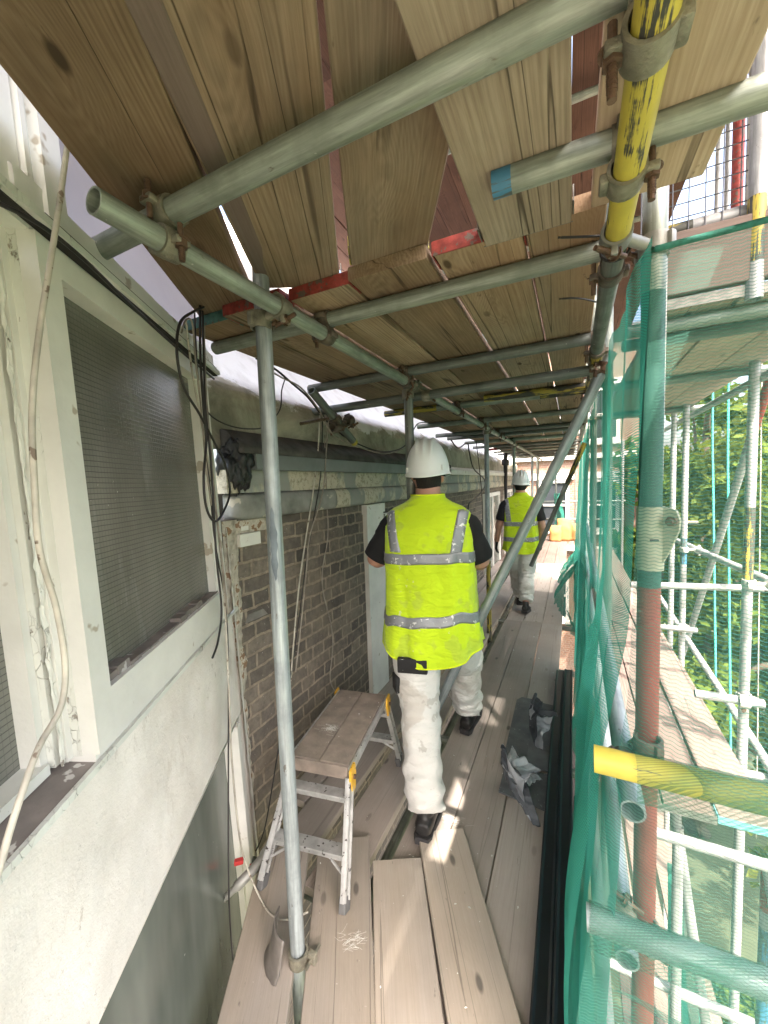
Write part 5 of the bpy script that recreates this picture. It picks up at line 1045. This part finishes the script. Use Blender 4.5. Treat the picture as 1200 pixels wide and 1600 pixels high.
# ================================================================== CABLES
G_C = 'loose cables on the house'
def cable(label, pts, r, mat, plane=None, o=0.06, k=6, cat='cable', tail=None):
    P = []
    for p in pts:
        if len(p) == 3 and not isinstance(p[2], str): oo = p[2]
        else: oo = None
        if plane is None:
            off = oo if oo is not None else o; s, z = Bs(p[0], p[1], off); P.append(B(s, z, off))
        else: P.append(on_x(p[0], p[1], oo if oo is not None else plane))
    if tail: P += [V(t) for t in tail]
    bm = bmesh.new(); sweep(bm, spline(P, k), r, 8); return tag(obj('cable', bm, mat, None, True), label, cat, G_C)
cable('pale old cable hanging loose in front of the peeling mullion', [(118, 130), (104, 232), (95, 300), (80, 400), (61, 520), (50, 640), (54, 760), (62, 860), (88, 950), (102, 1040), (95, 1105), (62, 1165), (36, 1235), (15, 1300), (0, 1355), (-25, 1430)], 0.0048, M['cable_pale'], o=0.075)
cable('thick black cable hanging in a big loop beside the window', [(322, 478), (300, 488), (281, 505), (276, 550), (287, 605), (312, 648), (334, 690), (352, 728), (359, 770), (346, 805), (334, 814), (322, 792), (318, 745), (322, 690), (318, 640), (313, 560), (312, 478)], 0.0042, M['cable_black'], o=0.10)
cable('black cable dangling with a cut end below the window corner', [(316, 478), (318, 560), (321, 640), (329, 720), (334, 800), (338, 870), (346, 950), (341, 1000), (332, 1028)], 0.0036, M['cable_black'], o=0.085)
cable('thin black cable running straight down the bay corner to the deck', [(303, 468), (307, 560), (316, 660), (327, 750), (335, 840), (350, 930), (356, 1000), (357, 1100), (357, 1250), (358, 1400), (364, 1500)], 0.0028, M['cable_black'], o=0.05)
c5 = on_z(425, 1430, 0.046); c6 = on_z(450, 1437, 0.046); c7 = on_z(482, 1425, 0.046)
cable('pale cable running down the bay corner and curling onto the deck by the post', [(290, 500), (300, 580), (318, 680), (336, 790), (346, 880), (352, 960), (358, 1080), (362, 1180), (372, 1290), (384, 1348)], 0.0034, M['cable_pale'], o=0.065, tail=[on_z(405, 1400, 0.06), c5, c6, c7])
cable('grey brown cable hanging straight beside the black loop', [(318, 470), (321, 600), (329, 700), (338, 800), (349, 895), (356, 960)], 0.0034, M['cable_grey'], o=0.075)
cable('grey cable bunched with the black loop at the window head', [(283, 520), (290, 500), (300, 505), (305, 560), (314, 640), (321, 720), (330, 790)], 0.003, M['cable_grey'], o=0.09)
cable('black cable pair pinned along the window head', [(-30, 305), (60, 350, 0.05), (130, 405, 0.055), (200, 473, 0.055), (270, 538, 0.055), (334, 592, 0.055)], 0.004, M['cable_black'], o=0.055)
cable('thin black cable swagging from the loop across to the near post', [(314, 628), (330, 650), (355, 664), (385, 670), (415, 666), (437, 640), (440, 610), (446, 590)], 0.0032, M['cable_black'], plane=-1.30)
PX = -1.32
cable('heavy dark cable bundle slung under the deck behind the near post', [(400, 560), (430, 577), (455, 598), (480, 620), (500, 645), (525, 672), (560, 694), (600, 706), (632, 697), (648, 668), (655, 661), (668, 660)], 0.0055, M['cable_black'], plane=PX)
cable('brown cable following the dark bundle under the deck', [(405, 570), (440, 590), (470, 606), (498, 640), (520, 678), (560, 698), (602, 709), (634, 700)], 0.0042, M['cable_grey'], plane=PX + 0.02)
cable('pale cable hanging from the slung tube to the stool, leftmost', [(500, 640), (497, 700), (489, 770), (478, 840), (468, 910), (460, 990), (454, 1070)], 0.0042, M['cable_pale'], plane=PX)
cable('black cable hanging from the slung tube towards the deck', [(504, 650), (501, 740), (490, 810), (478, 880), (468, 960), (452, 1070), (432, 1190), (415, 1290), (400, 1330)], 0.0032, M['cable_black'], plane=PX)
cable('grey cable hanging crooked from the slung tube across the black one', [(514, 645), (510, 700), (504, 770), (484, 838), (478, 900), (470, 980), (462, 1050)], 0.0036, M['cable_grey'], plane=PX + 0.02)
cable('thin dark cable hanging down the brickwork to the stool top', [(507, 680), (511, 790), (512, 840), (504, 890), (505, 925), (517, 975), (520, 1012), (516, 1060), (523, 1080)], 0.0032, M['cable_grey'], plane=-1.36)
cable('black cable looping down the wall right of the near helmet', [(705, 688), (716, 700), (730, 692), (733, 705), (740, 732), (756, 748), (757, 762), (742, 780), (732, 790), (733, 830)], 0.009, M['cable_black'], plane=-1.25)
cable('thin black cable hanging down the wall behind the near worker\'s right shoulder', [(744, 690), (750, 740), (754, 790), (755, 870)], 0.006, M['cable_black'], plane=-1.25)
# a short tube slung under the deck
sa = on_x(486, 610, -1.29); sb_ = on_x(554, 692, -1.29)
sl = tube('short dark tube with a yellow end slung among the cables under the deck', sa, sb_, M['steel_dark'], None, bands=[(0.95, 1.0, M['yellow'])])
m_ = sa + (sb_ - sa) * 0.5; coupler(sl, m_, sb_ - sa, m_ + V((0, 0, -0.05)), V((0.3, 1, 0)), M['coupler_dark'])
coupler(sl, sa + (sb_ - sa) * 0.62, sb_ - sa, m_ + V((0.04, 0.1, 0.0)), V((0.3, 1, 0.4)), M['coupler_dark'])
tube('rusty rod sticking out of the coupler on the slung tube', on_x(470, 662, -1.27), on_x(512, 654, -1.29), M['bolt'], None, r=0.009, name='steel_rod', cat='rod')

# ================================================================== TREES beyond the scaffold
def make_tree(label, x, y, base, h, rad_, nleaf, mat, seed, leaf=0.16, tall=1.15):
    rnd = random.Random(seed); t = thing('garden_tree', label, 'tree', (x, y, base), 'garden trees beyond the scaffold')
    bm = bmesh.new(); ctr = V((x, y, base + h - rad_ * tall)); P = spline([(x, y, base), (x + 0.15, y + 0.1, base + h * 0.3), (x - 0.1, y, base + h * 0.6), (x, y, base + h * 0.9)], 6)
    sweep(bm, P, [0.32 * (1 - 0.85 * k / len(P)) for k in range(len(P))], 10)
    clumps = []
    for k in range(64):
        d = V((rnd.gauss(0, 1), rnd.gauss(0, 1), rnd.gauss(0, 0.9))).normalized(); rr = rad_ * (0.45 + 0.55 * rnd.random()); c = ctr + V((d.x * rr, d.y * rr, d.z * rr * tall)); clumps.append((c, rad_ * rnd.uniform(0.14, 0.32)))
        if k < 14: s0 = P[int(len(P) * rnd.uniform(0.45, 0.9))]; m = (s0 + c) / 2 + V((0, 0, 0.2)); sweep(bm, spline([s0, m, c], 4), [0.09 * (1 - 0.8 * q / 8) for q in range(9)], 6)
    obj('trunk', bm, M['bark'], t, True)
    vs, fs = [], []
    for k in range(nleaf):
        c, r = clumps[rnd.randrange(len(clumps))]; d = V((rnd.gauss(0, 1), rnd.gauss(0, 1), rnd.gauss(0, 1))).normalized(); p = c + d * r * rnd.random() ** 0.45
        s = leaf * rnd.uniform(0.5, 1.7); n_ = (d * 0.5 + V((rnd.gauss(0, 1), rnd.gauss(0, 1), rnd.gauss(0, 1) + 0.6))).normalized(); a, b = frame(n_); th = rnd.uniform(0, 6.3); a, b = a * math.cos(th) + b * math.sin(th), b * math.cos(th) - a * math.sin(th)
        i = len(vs); vs += [p - a * s * 0.5, p + b * s * 0.28 + n_ * s * 0.06, p + a * s * 0.5, p - b * s * 0.28 + n_ * s * 0.06]; fs.append((i, i + 1, i + 2, i + 3))
    me = bpy.data.meshes.new('crown'); me.from_pydata([tuple(v) for v in vs], [], fs); me.materials.append(mat); o = bpy.data.objects.new('crown', me); COL.objects.link(o); o.parent = t; o.matrix_parent_inverse = wm(t).inverted()
make_tree('leafy green tree standing nearest behind the outer posts', 3.4, 8.6, -8.4, 11.2, 2.1, 15000, M['leaf'], 1, 0.16, 2.0)
make_tree('yellowish green tree at the right beyond the outer posts', 5.3, 10.5, -8.4, 12.8, 2.7, 15000, M['leaf2'], 2, 0.19, 2.0)
make_tree('dark green tree left of the other garden trees near the brick house', 3.2, 13.0, -8.4, 12.6, 2.0, 12000, M['leaf'], 3, 0.2, 2.2)
make_tree('broad tree farthest back behind the others', 7.0, 17, -8.4, 14.5, 4.2, 15000, M['leaf'], 4, 0.28, 1.6)
make_tree('low tree down in the garden below the outer scaffold', 3.9, 5.6, -8.4, 7.2, 2.1, 12000, M['leaf2'], 5, 0.15, 1.5)
make_tree('rounded bush close under the outer scaffold on the right', 2.2, 2.8, -8.4, 4.6, 1.6, 8000, M['leaf'], 7, 0.14, 1.2)
make_tree('small dark tree at the foot of the scaffold', 2.4, 4.4, -8.4, 5.2, 1.5, 7000, M['leaf'], 6, 0.13, 1.4)

# ================================================================== PEOPLE
def ell(c, a, b, n=28, p=0.85, tilt=(0, 0)):
    out = []
    for k in range(n):
        t = 2 * math.pi * k / n; cx, sy = math.cos(t), math.sin(t)
        x = a * math.copysign(abs(cx) ** p, cx); y = b * math.copysign(abs(sy) ** p, sy); out.append(V(c) + V((x, y, tilt[0] * x + tilt[1] * y)))
    return out
def local_part(name, bm, mat, parent, smooth=True, mods=None, label=None):
    o = obj(name, bm, mat, parent, smooth, label, local=True)
    for m in mods or []:
        if m[0] == 'remesh': r = o.modifiers.new('merge', 'REMESH'); r.mode = 'VOXEL'; r.voxel_size = m[1]; r.use_smooth_shade = True
        if m[0] == 'smooth': r = o.modifiers.new('soften', 'SMOOTH'); r.factor = 0.5; r.iterations = m[1]
        if m[0] == 'fold':
            tx = bpy.data.textures.new('folds', 'CLOUDS'); tx.noise_scale = m[2]; tx.noise_depth = 2; r = o.modifiers.new('folds', 'DISPLACE'); r.texture = tx; r.strength = m[1]; r.mid_level = 0.5; r.texture_coords = 'LOCAL'
        if m[0] == 'thick': r = o.modifiers.new('thick', 'SOLIDIFY'); r.thickness = m[1]; r.offset = 1
        if m[0] == 'sub': r = o.modifiers.new('round', 'SUBSURF'); r.levels = m[1]; r.render_levels = m[1]
    return o
def fingers(bm, wrist, palm_dir, palm_n, side, sc=1.0, curl=0.6):
    """palm, four unequal bent fingers and a thumb leaving the side of the palm"""
    pd, pn = V(palm_dir).normalized(), V(palm_n).normalized(); sd_ = pd.cross(pn).normalized() * side
    k = wrist + pd * 0.05 * sc; e = wrist + pd * 0.092 * sc
    sweep(bm, [wrist - pd * 0.02, wrist + pd * 0.01, k, e], [(0.026 * sc, 0.02 * sc), (0.032 * sc, 0.018 * sc), (0.04 * sc, 0.016 * sc), (0.038 * sc, 0.013 * sc)], 14) if abs(frame(pd)[0].dot(sd_)) > 0.5 else sweep(bm, [wrist - pd * 0.02, wrist + pd * 0.01, k, e], [(0.02 * sc, 0.026 * sc), (0.018 * sc, 0.032 * sc), (0.016 * sc, 0.04 * sc), (0.013 * sc, 0.038 * sc)], 14)
    for q, L in enumerate((0.072, 0.08, 0.074, 0.058)):
        b0 = e + sd_ * (0.028 - q * 0.0185) * sc - pd * (0.006 if q in (0, 3) else 0) * sc; pts = [b0 - pd * 0.012]; d = pd.copy(); p = b0
        for j in range(3):
            d = (d * math.cos(curl * 0.75) + pn * math.sin(curl * 0.75)).normalized(); pts.append(p); p = p + d * L * sc * (0.42, 0.32, 0.26)[j]
        pts.append(p); sweep(bm, pts, [0.0085 * sc, 0.0088 * sc, 0.0082 * sc, 0.0078 * sc, 0.0062 * sc][:len(pts)], 8)
    b0 = wrist + pd * 0.022 * sc + sd_ * 0.028 * sc; t1 = b0 + (sd_ * 0.75 + pd * 0.6 + pn * 0.35).normalized() * 0.04 * sc; t2 = t1 + (sd_ * 0.15 + pd * 0.9 + pn * 0.5).normalized() * 0.032 * sc
    sweep(bm, [b0 - sd_ * 0.012, b0, t1, t2], [0.012 * sc, 0.0115 * sc, 0.0098 * sc, 0.0075 * sc], 8)

def person(loc, yaw, label, P):
    root = thing('person', label, 'person', loc, 'workers in white helmets'); root.rotation_euler = (0, 0, yaw)
    S = P.get('scale', 1.0); root.scale = (S, S, S)
    sh = 1.385; hd = P.get('head', V((0, 0.02, 0))); tw = P.get('turn', 0.0)
    L, R_ = P['legs']; arms = P['arms']
    # ---- the body: one continuous surface
    bm = bmesh.new()
    loft(bm, [ell((0, 0, z), a, b) for z, a, b in ((0.80, 0.15, 0.10), (0.92, 0.165, 0.115), (1.05, 0.15, 0.105), (1.22, 0.17, 0.115), (1.34, 0.17, 0.11), (1.41, 0.145, 0.09), (1.455, 0.095, 0.072), (1.50, 0.07, 0.066))])
    sweep(bm, [V((0, -0.005, 1.42)), V((0, 0.0, 1.50)) + hd * 0.3, V((0, 0.012, 1.60)) + hd], [0.078, 0.070, 0.066], 18)
    hc = V((0, 0.025, 1.665)) + hd
    loft(bm, [ell(hc + V((0, oy, z)), a, b, 28, 1.0) for z, a, b, oy in ((-0.125, 0.03, 0.035, 0.055), (-0.11, 0.052, 0.062, 0.035), (-0.075, 0.066, 0.082, 0.012), (-0.03, 0.073, 0.092, 0.004), (0.02, 0.077, 0.098, 0.0), (0.06, 0.074, 0.092, -0.002), (0.10, 0.055, 0.065, -0.004), (0.118, 0.02, 0.025, -0.004))])
    for s in (-1, 1):
        loft(bm, [ell(hc + V((s * (0.072 + 0.006 * q), 0.0 - 0.006 * q, -0.018)), 0.006, 0.017 + 0.004 * q, 12) for q in (0, 1)])
        e = hc + V((s * 0.078, -0.004, -0.015)); sweep(bm, spline([e + V((-s * 0.004, 0.012, -0.028)), e + V((s * 0.004, -0.004, -0.026)), e + V((s * 0.008, -0.018, 0.004)), e + V((s * 0.007, -0.012, 0.026)), e + V((0, 0.008, 0.03))], 3), 0.0065, 8)
        sweep(bm, [hc + V((s * 0.03, 0.082, 0.006)), hc + V((s * 0.03, 0.09, 0.006))], 0.013, 10)
    sweep(bm, [hc + V((0, 0.092, 0.01)), hc + V((0, 0.108, -0.02)), hc + V((0, 0.112, -0.032)), hc + V((0, 0.098, -0.038))], [0.008, 0.011, 0.013, 0.008], 10)
    sweep(bm, [hc + V((-0.022, 0.088, -0.062)), hc + V((0, 0.096, -0.06)), hc + V((0.022, 0.088, -0.062))], [0.005, 0.009, 0.005], 8)
    for s, (elb, wr, pn, curl) in ((-1, arms[0]), (1, arms[1])):
        elb, wr = V(elb), V(wr); shd = V((s * 0.175, 0, sh))
        sweep(bm, spline([shd + V((-s * 0.04, 0, 0.0)), shd, (shd + elb) / 2, elb, elb + (wr - elb) * 0.35, wr], 4), [0.062 - 0.03 * (k / 20) + (0.006 if 9 < k < 15 else 0) for k in range(21)], 14)
        if not P.get('gloves'): fingers(bm, wr, wr - elb, pn, s, 1.0, curl)
    for s, lg in ((-1, L), (1, R_)):
        h, k, a = [V(x) for x in lg[:3]]; sweep(bm, spline([h + V((0, 0, 0.06)), h, (h + k) / 2, k, (k + a) / 2 , a], 4), [0.085 - 0.045 * (q / 20) for q in range(21)], 14)
    local_part('body', bm, M['skin'], root, True, [('remesh', 0.0065), ('smooth', 3)])
    # ---- hair at the nape
    bm = bmesh.new(); loft(bm, [ell(hc + V((0, -0.006, z)), a, b, 30, 1.0) for z, a, b in ((-0.088, 0.052, 0.072), (-0.07, 0.068, 0.088), (-0.03, 0.0765, 0.0965), (0.02, 0.0805, 0.1015), (0.06, 0.077, 0.096))], cap=False)
    for f in [f for f in bm.faces if f.calc_center_median().y > hc.y + 0.03 or (abs(f.calc_center_median().x) > 0.068 and f.calc_center_median().z < hc.z - 0.02)]: bm.faces.remove(f)
    local_part('hair', bm, M['hair'], root, True)
    # ---- helmet
    bm = bmesh.new(); hz = hc + V((0, 0.0, 0.008)); tilt = P.get('hat_tilt', -0.10); n, m = 128, 34; rings = []
    Rt = Matrix.Rotation(tilt, 3, 'X') @ Matrix.Rotation(P.get('hat_roll', 0.0), 3, 'Y')
    for j in range(m + 1):
        ph = math.pi / 2 * j / m; ring = []
        for k in range(n):
            t = 2 * math.pi * k / n; cx, sy = math.cos(t), math.sin(t); r = math.cos(ph) ** 0.82; z = 0.178 * math.sin(ph) ** 1.12
            x, y = 0.116 * r * cx, 0.142 * r * sy
            rib = 0
            for rx, w in ((-0.038, 0.0085), (0, 0.0085), (0.038, 0.0085)):
                rib = max(rib, math.exp(-((x - rx) / w) ** 4)) 
            span = 1 / (1 + math.exp(-(z - 0.088) * 90)) * (1 if y < 0.10 else 0.6)
            up_ = 0.014 * rib * span
            nr = V((x / 0.0135, y / 0.0202, z / 0.0317 + 1e-4)).normalized(); ring.append(hz + Rt @ (V((x, y, z)) + nr * up_ * 0.8))
        rings.append(ring)
    lip = []
    for (gr, dz) in ((1.02, -0.004), (1.06, -0.012), (1.05, -0.018), (0.985, -0.016)):
        ring = []
        for k in range(n):
            t = 2 * math.pi * k / n; cx, sy = math.cos(t), math.sin(t); pk = max(0, sy) ** 3 * 0.05 if gr > 1.0 else 0
            ring.append(hz + Rt @ V((0.116 * gr * cx, 0.142 * gr * sy + pk, dz - pk * 0.12 - 0.020 * max(0, -sy) ** 2)))
        lip.append(ring)
    loft(bm, lip[::-1] + rings, cap=False); hat = local_part('helmet', bm, M['hat'], root, True)
    bm = bmesh.new()
    for s in (-1, 1):
        a0 = hz + Rt @ V((s * 0.092, -0.096, 0.012)); bx(bm, a0, (0.010, 0.008, 0.026), Rt @ Matrix.Rotation(s * 0.75, 3, 'Z'), 0.003)
    local_part('strap_slot', bm, M['hat'], hat, True)
    bm = bmesh.new(); rings = [[hz + Rt @ V((0.1085 * g * math.cos(t), 0.13 * g * math.sin(t), z)) for t in [2 * math.pi * k / 40 for k in range(40)]] for z, g in ((-0.004, 0.9), (-0.024, 0.87), (-0.028, 0.85))]
    loft(bm, rings, cap=False)
    for f in [f for f in bm.faces if f.calc_center_median().y > hc.y + 0.02]: bm.faces.remove(f)
    local_part('headband', bm, M['black_cloth'], hat, True)
    # ---- vest
    W = P.get('girth', 1.0)
    prof = [(0.70, 0.258, 0.190, 0.0), (0.80, 0.258, 0.188, 0.0), (0.95, 0.238, 0.165, 0), (1.10, 0.232, 0.16, 0), (1.25, 0.232, 0.158, 0), (1.34, 0.232, 0.15, 0), (1.40, 0.230, 0.138, 0), (1.435, 0.226, 0.122, 0), (1.465, 0.212, 0.108, 0.0), (1.490, 0.176, 0.096, 0.0), (1.512, 0.124, 0.084, 0.004), (1.535, 0.090, 0.081, 0.006), (1.555, 0.085, 0.080, 0.008)]
    def vs_(t, z, off=0.0):
        i = 0
        while i < len(prof) - 2 and prof[i + 1][0] < z: i += 1
        a, b = prof[i], prof[i + 1]; f = min(1.0, max(-0.4, (z - a[0]) / (b[0] - a[0]))); wx, wy, oy = [a[k] + (b[k] - a[k]) * f for k in (1, 2, 3)]
        cx, sy = math.cos(t), math.sin(t); pp = 0.80 if z < 1.40 else 0.92
        fold = (0.017 * noise.noise(V((math.cos(t) * 2.6, math.sin(t) * 2.6, z * 1.6 + P['seed']))) + 0.010 * (0.5 - abs(noise.noise(V((math.cos(t) * 5 + z * 2, math.sin(t) * 5, z * 4.5 + P['seed'])))))) * min(1, max(0.15, (1.45 - z) * 4))
        fold += 0.009 * math.sin(t * 9 + P['seed'] + z * 2.5) * min(1, max(0, (1.0 - z) * 2.6))
        lean = P.get('lean', (0, 0)); 
        x = (wx * W + fold + off) * math.copysign(abs(cx) ** pp, cx); y = (wy * W + fold + off) * math.copysign(abs(sy) ** pp, sy) + oy
        return V((x + lean[0] * (z - 0.9), y + lean[1] * (z - 0.9), z))
    hem = lambda t: 0.775 - 0.075 * max(0, -math.sin(t)) ** 1.5 - 0.035 * max(0, -math.cos(t + 0.3)) + P.get('hem', 0.0) + 0.012 * math.sin(t * 3 + P['seed'])
    n, m = 96, 70; rings = []
    for j in range(m + 1):
        ring = []
        for k in range(n):
            t = 2 * math.pi * k / n; h = hem(t); f = j / m; z = h + (1.555 - h) * f; ring.append(vs_(t, z))
        rings.append(ring)
    bm = bmesh.new(); loft(bm, rings, cap=False); vest = local_part('hi_vis_vest', bm, M['hivis'], root, True, [('thick', 0.003)])
    bm = bmesh.new(); sweep(bm, [vs_(2 * math.pi * k / 60, hem(2 * math.pi * k / 60) + 0.003, 0.002) for k in range(61)], 0.0045, 6, False); local_part('hem_binding', bm, M['vest_edge'], vest, True)
    bm = bmesh.new(); sweep(bm, [vs_(2 * math.pi * k / 40, 1.555, 0.001) for k in range(41)], 0.0045, 6, False); local_part('collar_binding', bm, M['vest_edge'], vest, True)
    def strip(z0, z1, wav):
        bm = bmesh.new(); n = 96; R0 = [[bm.verts.new(vs_(2 * math.pi * k / n, z + wav * math.sin(2 * math.pi * k / n * 2 + P['seed']) * 0.5 + wav * 0.8 * noise.noise(V((math.cos(2 * math.pi * k / n) * 2, math.sin(2 * math.pi * k / n) * 2, z0 + P['seed']))), 0.0055)) for k in range(n)] for z in [z0 + (z1 - z0) * q / 5 for q in range(6)]]
        for j in range(5):
            for k in range(n): bm.faces.new((R0[j][k], R0[j][(k + 1) % n], R0[j + 1][(k + 1) % n], R0[j + 1][k]))
        local_part('reflective_strip', bm, M['reflect'], vest, True, [('thick', 0.0012)])
    for z0, z1, wv in P['strips']: strip(z0, z1, wv)
    for s in (-1, 1):
        for side in (-1, 1):
            bm = bmesh.new(); nz = 30
            def vp(u, v):
                z = P['strips'][0][1] + 0.004 + (1.474 - P['strips'][0][1]) * v; xx = s * (0.140 + 0.034 * v + (u - 0.5) * 0.052)
                lo, hi = 0.0, math.pi / 2
                for _ in range(24):
                    md = (lo + hi) / 2; t = -md if side < 0 else md
                    if vs_(t, z, 0.0).x > abs(xx): lo = md
                    else: hi = md
                t = (lo + hi) / 2 * side; q_ = vs_(t if s > 0 else math.pi - t, z, 0.0055); return q_
            grid(bm, 4, nz, vp); local_part('reflective_strip', bm, M['reflect'], vest, True, [('thick', 0.0012)])
    # ---- sleeves
    for s, (elb, wr, pn, curl) in ((-1, arms[0]), (1, arms[1])):
        elb = V(elb); shd = V((s * 0.162, 0.0, 1.392)) + V((P.get('lean', (0, 0))[0] * 0.5, P.get('lean', (0, 0))[1] * 0.5, 0)); ln = P.get('sleeve', 0.88)
        pts = spline([shd + V((-s * 0.05, 0, 0.01)), shd + V((s * 0.035, 0, -0.01)), shd + (elb - shd) * 0.5 + V((s * 0.012, 0, 0)), shd + (elb - shd) * ln], 7); rr = [(0.062 + 0.010 * min(1, k / 8) + 0.012 * math.sin(k * 0.45) * 0.3 + 0.006 * noise.noise(V((k * 0.6, s, P['seed'])))) for k in range(len(pts))]
        bm = bmesh.new(); sweep(bm, pts, rr, 20, False); local_part('t_shirt_sleeve', bm, M['black_cloth'], root, True, [('thick', 0.003)])
        if P.get('gloves'):
            bm = bmesh.new(); w = V(wr); sweep(bm, [w - (w - elb).normalized() * 0.05, w], [0.034, 0.031], 14); fingers(bm, w, w - elb, pn, s, 1.12, curl); local_part('work_glove', bm, M['black_cloth'], root, True, [('remesh', 0.005), ('smooth', 2)])
    # ---- trousers
    bm = bmesh.new(); tl = P.get('lean', (0, 0))
    loft(bm, [ell((tl[0] * (z - 0.9), tl[1] * (z - 0.9), z), a, b, 32, 0.85) for z, a, b in ((0.77, 0.17, 0.125), (0.84, 0.208, 0.148), (0.93, 0.20, 0.142), (1.04, 0.17, 0.12))])
    for s, lg in ((-1, L), (1, R_)):
        h, k, a = [V(x) for x in lg[:3]]; cuff = V(lg[3]) if len(lg) > 3 else a
        pts = spline([h + V((0, 0, -0.02)), h + (k - h) * 0.3, h + (k - h) * 0.7, k, k + (a - k) * 0.35, k + (a - k) * 0.72, cuff], 6); rr = []
        rad0 = [0.116, 0.128, 0.120, 0.106, 0.098, 0.092, 0.084]
        for q in range(len(pts)):
            f = q / 6; i = min(5, int(f)); r = rad0[i] + (rad0[i + 1] - rad0[i]) * (f - i); wr_ = 0.0
            if f > 4.0: wr_ = (0.010 + 0.012 * (f - 4) / 2) * math.sin(f * 10.5 + s)
            if 2.2 < f < 3.6: wr_ = 0.013 * math.sin(f * 12)
            rr.append((r + wr_ + 0.004 * noise.noise(V((f * 2, s, P['seed']))), r * 0.98 - wr_ * 0.6))
        sweep(bm, pts, rr, 24)
    local_part('trousers', bm, M['trouser'], root, True, [('remesh', 0.010), ('smooth', 3), ('fold', 0.030, 0.18), ('fold', 0.010, 0.06), ('smooth', 2)])
    for nm_, c, s_, rz in P.get('patches', []):
        bm = bmesh.new(); vs = bx(bm, c, s_, Matrix.Rotation(rz, 3, 'Z'), 0.006); local_part(nm_, bm, simple('spattered_black_canvas', (0.012, 0.012, 0.013), 0.8, 0, 0.3, 20, 0.3, ((0.6, 0.6, 0.58), 60, 0.69)), root, True)
    # ---- boots
    for s, lg, (hdg, pit) in ((-1, L, P['feet'][0]), (1, R_, P['feet'][1])):
        a = V(lg[2]); Rf = Matrix.Rotation(hdg, 3, 'Z') @ Matrix.Rotation(pit, 3, 'X'); an = V((0, 0.0, 0.10))
        def T(p): return a + Rf @ (V(p) - an)
        bm = bmesh.new(); sec = [(-0.075, 0.030, 0.05, 0.05), (-0.055, 0.038, 0.062, 0.055), (-0.01, 0.041, 0.07, 0.062), (0.05, 0.043, 0.058, 0.058), (0.11, 0.048, 0.040, 0.045), (0.16, 0.045, 0.032, 0.038), (0.195, 0.026, 0.022, 0.03)]
        loft(bm, [[T((w * math.copysign(abs(math.cos(t)) ** 0.7, math.cos(t)), y, zc + hh * math.copysign(abs(math.sin(t)) ** 0.8, math.sin(t)))) for t in [2 * math.pi * q / 20 for q in range(20)]] for y, w, hh, zc in [(y, w, hh * 0.55, zc * 0.75 + 0.015) for y, w, hh, zc in sec]])
        sweep(bm, [T((0, -0.018, 0.05)), T((0, -0.014, 0.095)), T((0, -0.006, 0.135))], [0.044, 0.040, 0.040], 18)
        bt = local_part('boot', bm, M['boot'], root, True, [('remesh', 0.006), ('smooth', 2)])
        bm = bmesh.new(); out = [(0.030, -0.085), (0.042, -0.06), (0.040, 0.0), (0.046, 0.06), (0.052, 0.12), (0.044, 0.175), (0.022, 0.205)]; ol = [(x, y) for x, y in out] + [(-x, y) for x, y in out[::-1]]
        loft(bm, [[T((x * g, y, z)) for x, y in ol] for z, g in ((-0.002, 0.95), (0.006, 1.0), (0.024, 1.0), (0.028, 0.93))])
        autosmooth(local_part('sole', bm, M['sole'], bt, False), 40)
    return root
near = person((-0.672, 1.95, 0), rad(10), 'nearest person in a bright yellow vest and paint spattered white trousers, walking away', dict(
    seed=3.1, lean=(-0.02, 0.02), head=V((-0.015, 0.03, 0.0)), hat_tilt=-0.06, hat_roll=-0.03, hem=0.015, strips=[(1.215, 1.268, 0.010), (0.905, 0.958, 0.030)], sleeve=0.95,
    arms=[((-0.312, 0.02, 1.205), (-0.16, 0.25, 1.20), (0.6, 0.1, 0.7), 0.9), ((0.252, 0.05, 1.20), (0.14, 0.28, 1.19), (-0.6, 0.1, 0.7), 0.9)],
    legs=[((-0.09, -0.02, 0.86), (-0.062, -0.14, 0.48), (0.005, -0.36, 0.115), (0.004, -0.355, 0.105)), ((0.095, 0.03, 0.86), (0.135, 0.33, 0.52), (0.145, 0.455, 0.115), (0.145, 0.43, 0.14))],
    feet=[(rad(-4), rad(-7)), (rad(-14), rad(4))], patches=[('tool_pouch', V((-0.075, -0.197, 0.715)), (0.15, 0.03, 0.075), 0.05), ('knee_patch', V((-0.168, -0.16, 0.60)), (0.03, 0.075, 0.085), 0.5)]))
farp = person((-0.575, 5.16, -0.036), rad(6), 'farther person in yellow vest and black gloves walking along the deck', dict(
    scale=0.955, seed=8.4, girth=0.90, lean=(0.0, 0.02), head=V((0.0, 0.03, 0.0)), hat_tilt=-0.14, hat_roll=0.08, hem=0.075, strips=[(1.13, 1.185, 0.008), (0.93, 0.985, 0.010)], sleeve=0.78, gloves=True,
    arms=[((-0.275, -0.02, 1.13), (-0.31, 0.03, 0.90), (0.8, 0.4, 0), 0.5), ((0.255, 0.0, 1.13), (0.25, 0.08, 0.90), (-0.8, 0.4, 0), 0.5)],
    legs=[((-0.08, 0.0, 0.86), (-0.05, 0.10, 0.49), (-0.03, 0.22, 0.10), (-0.03, 0.22, 0.15)), ((0.08, 0.0, 0.86), (0.07, -0.02, 0.48), (0.05, -0.17, 0.115), (0.05, -0.165, 0.16))],
    feet=[(rad(2), rad(2)), (rad(-10), rad(-10))]))
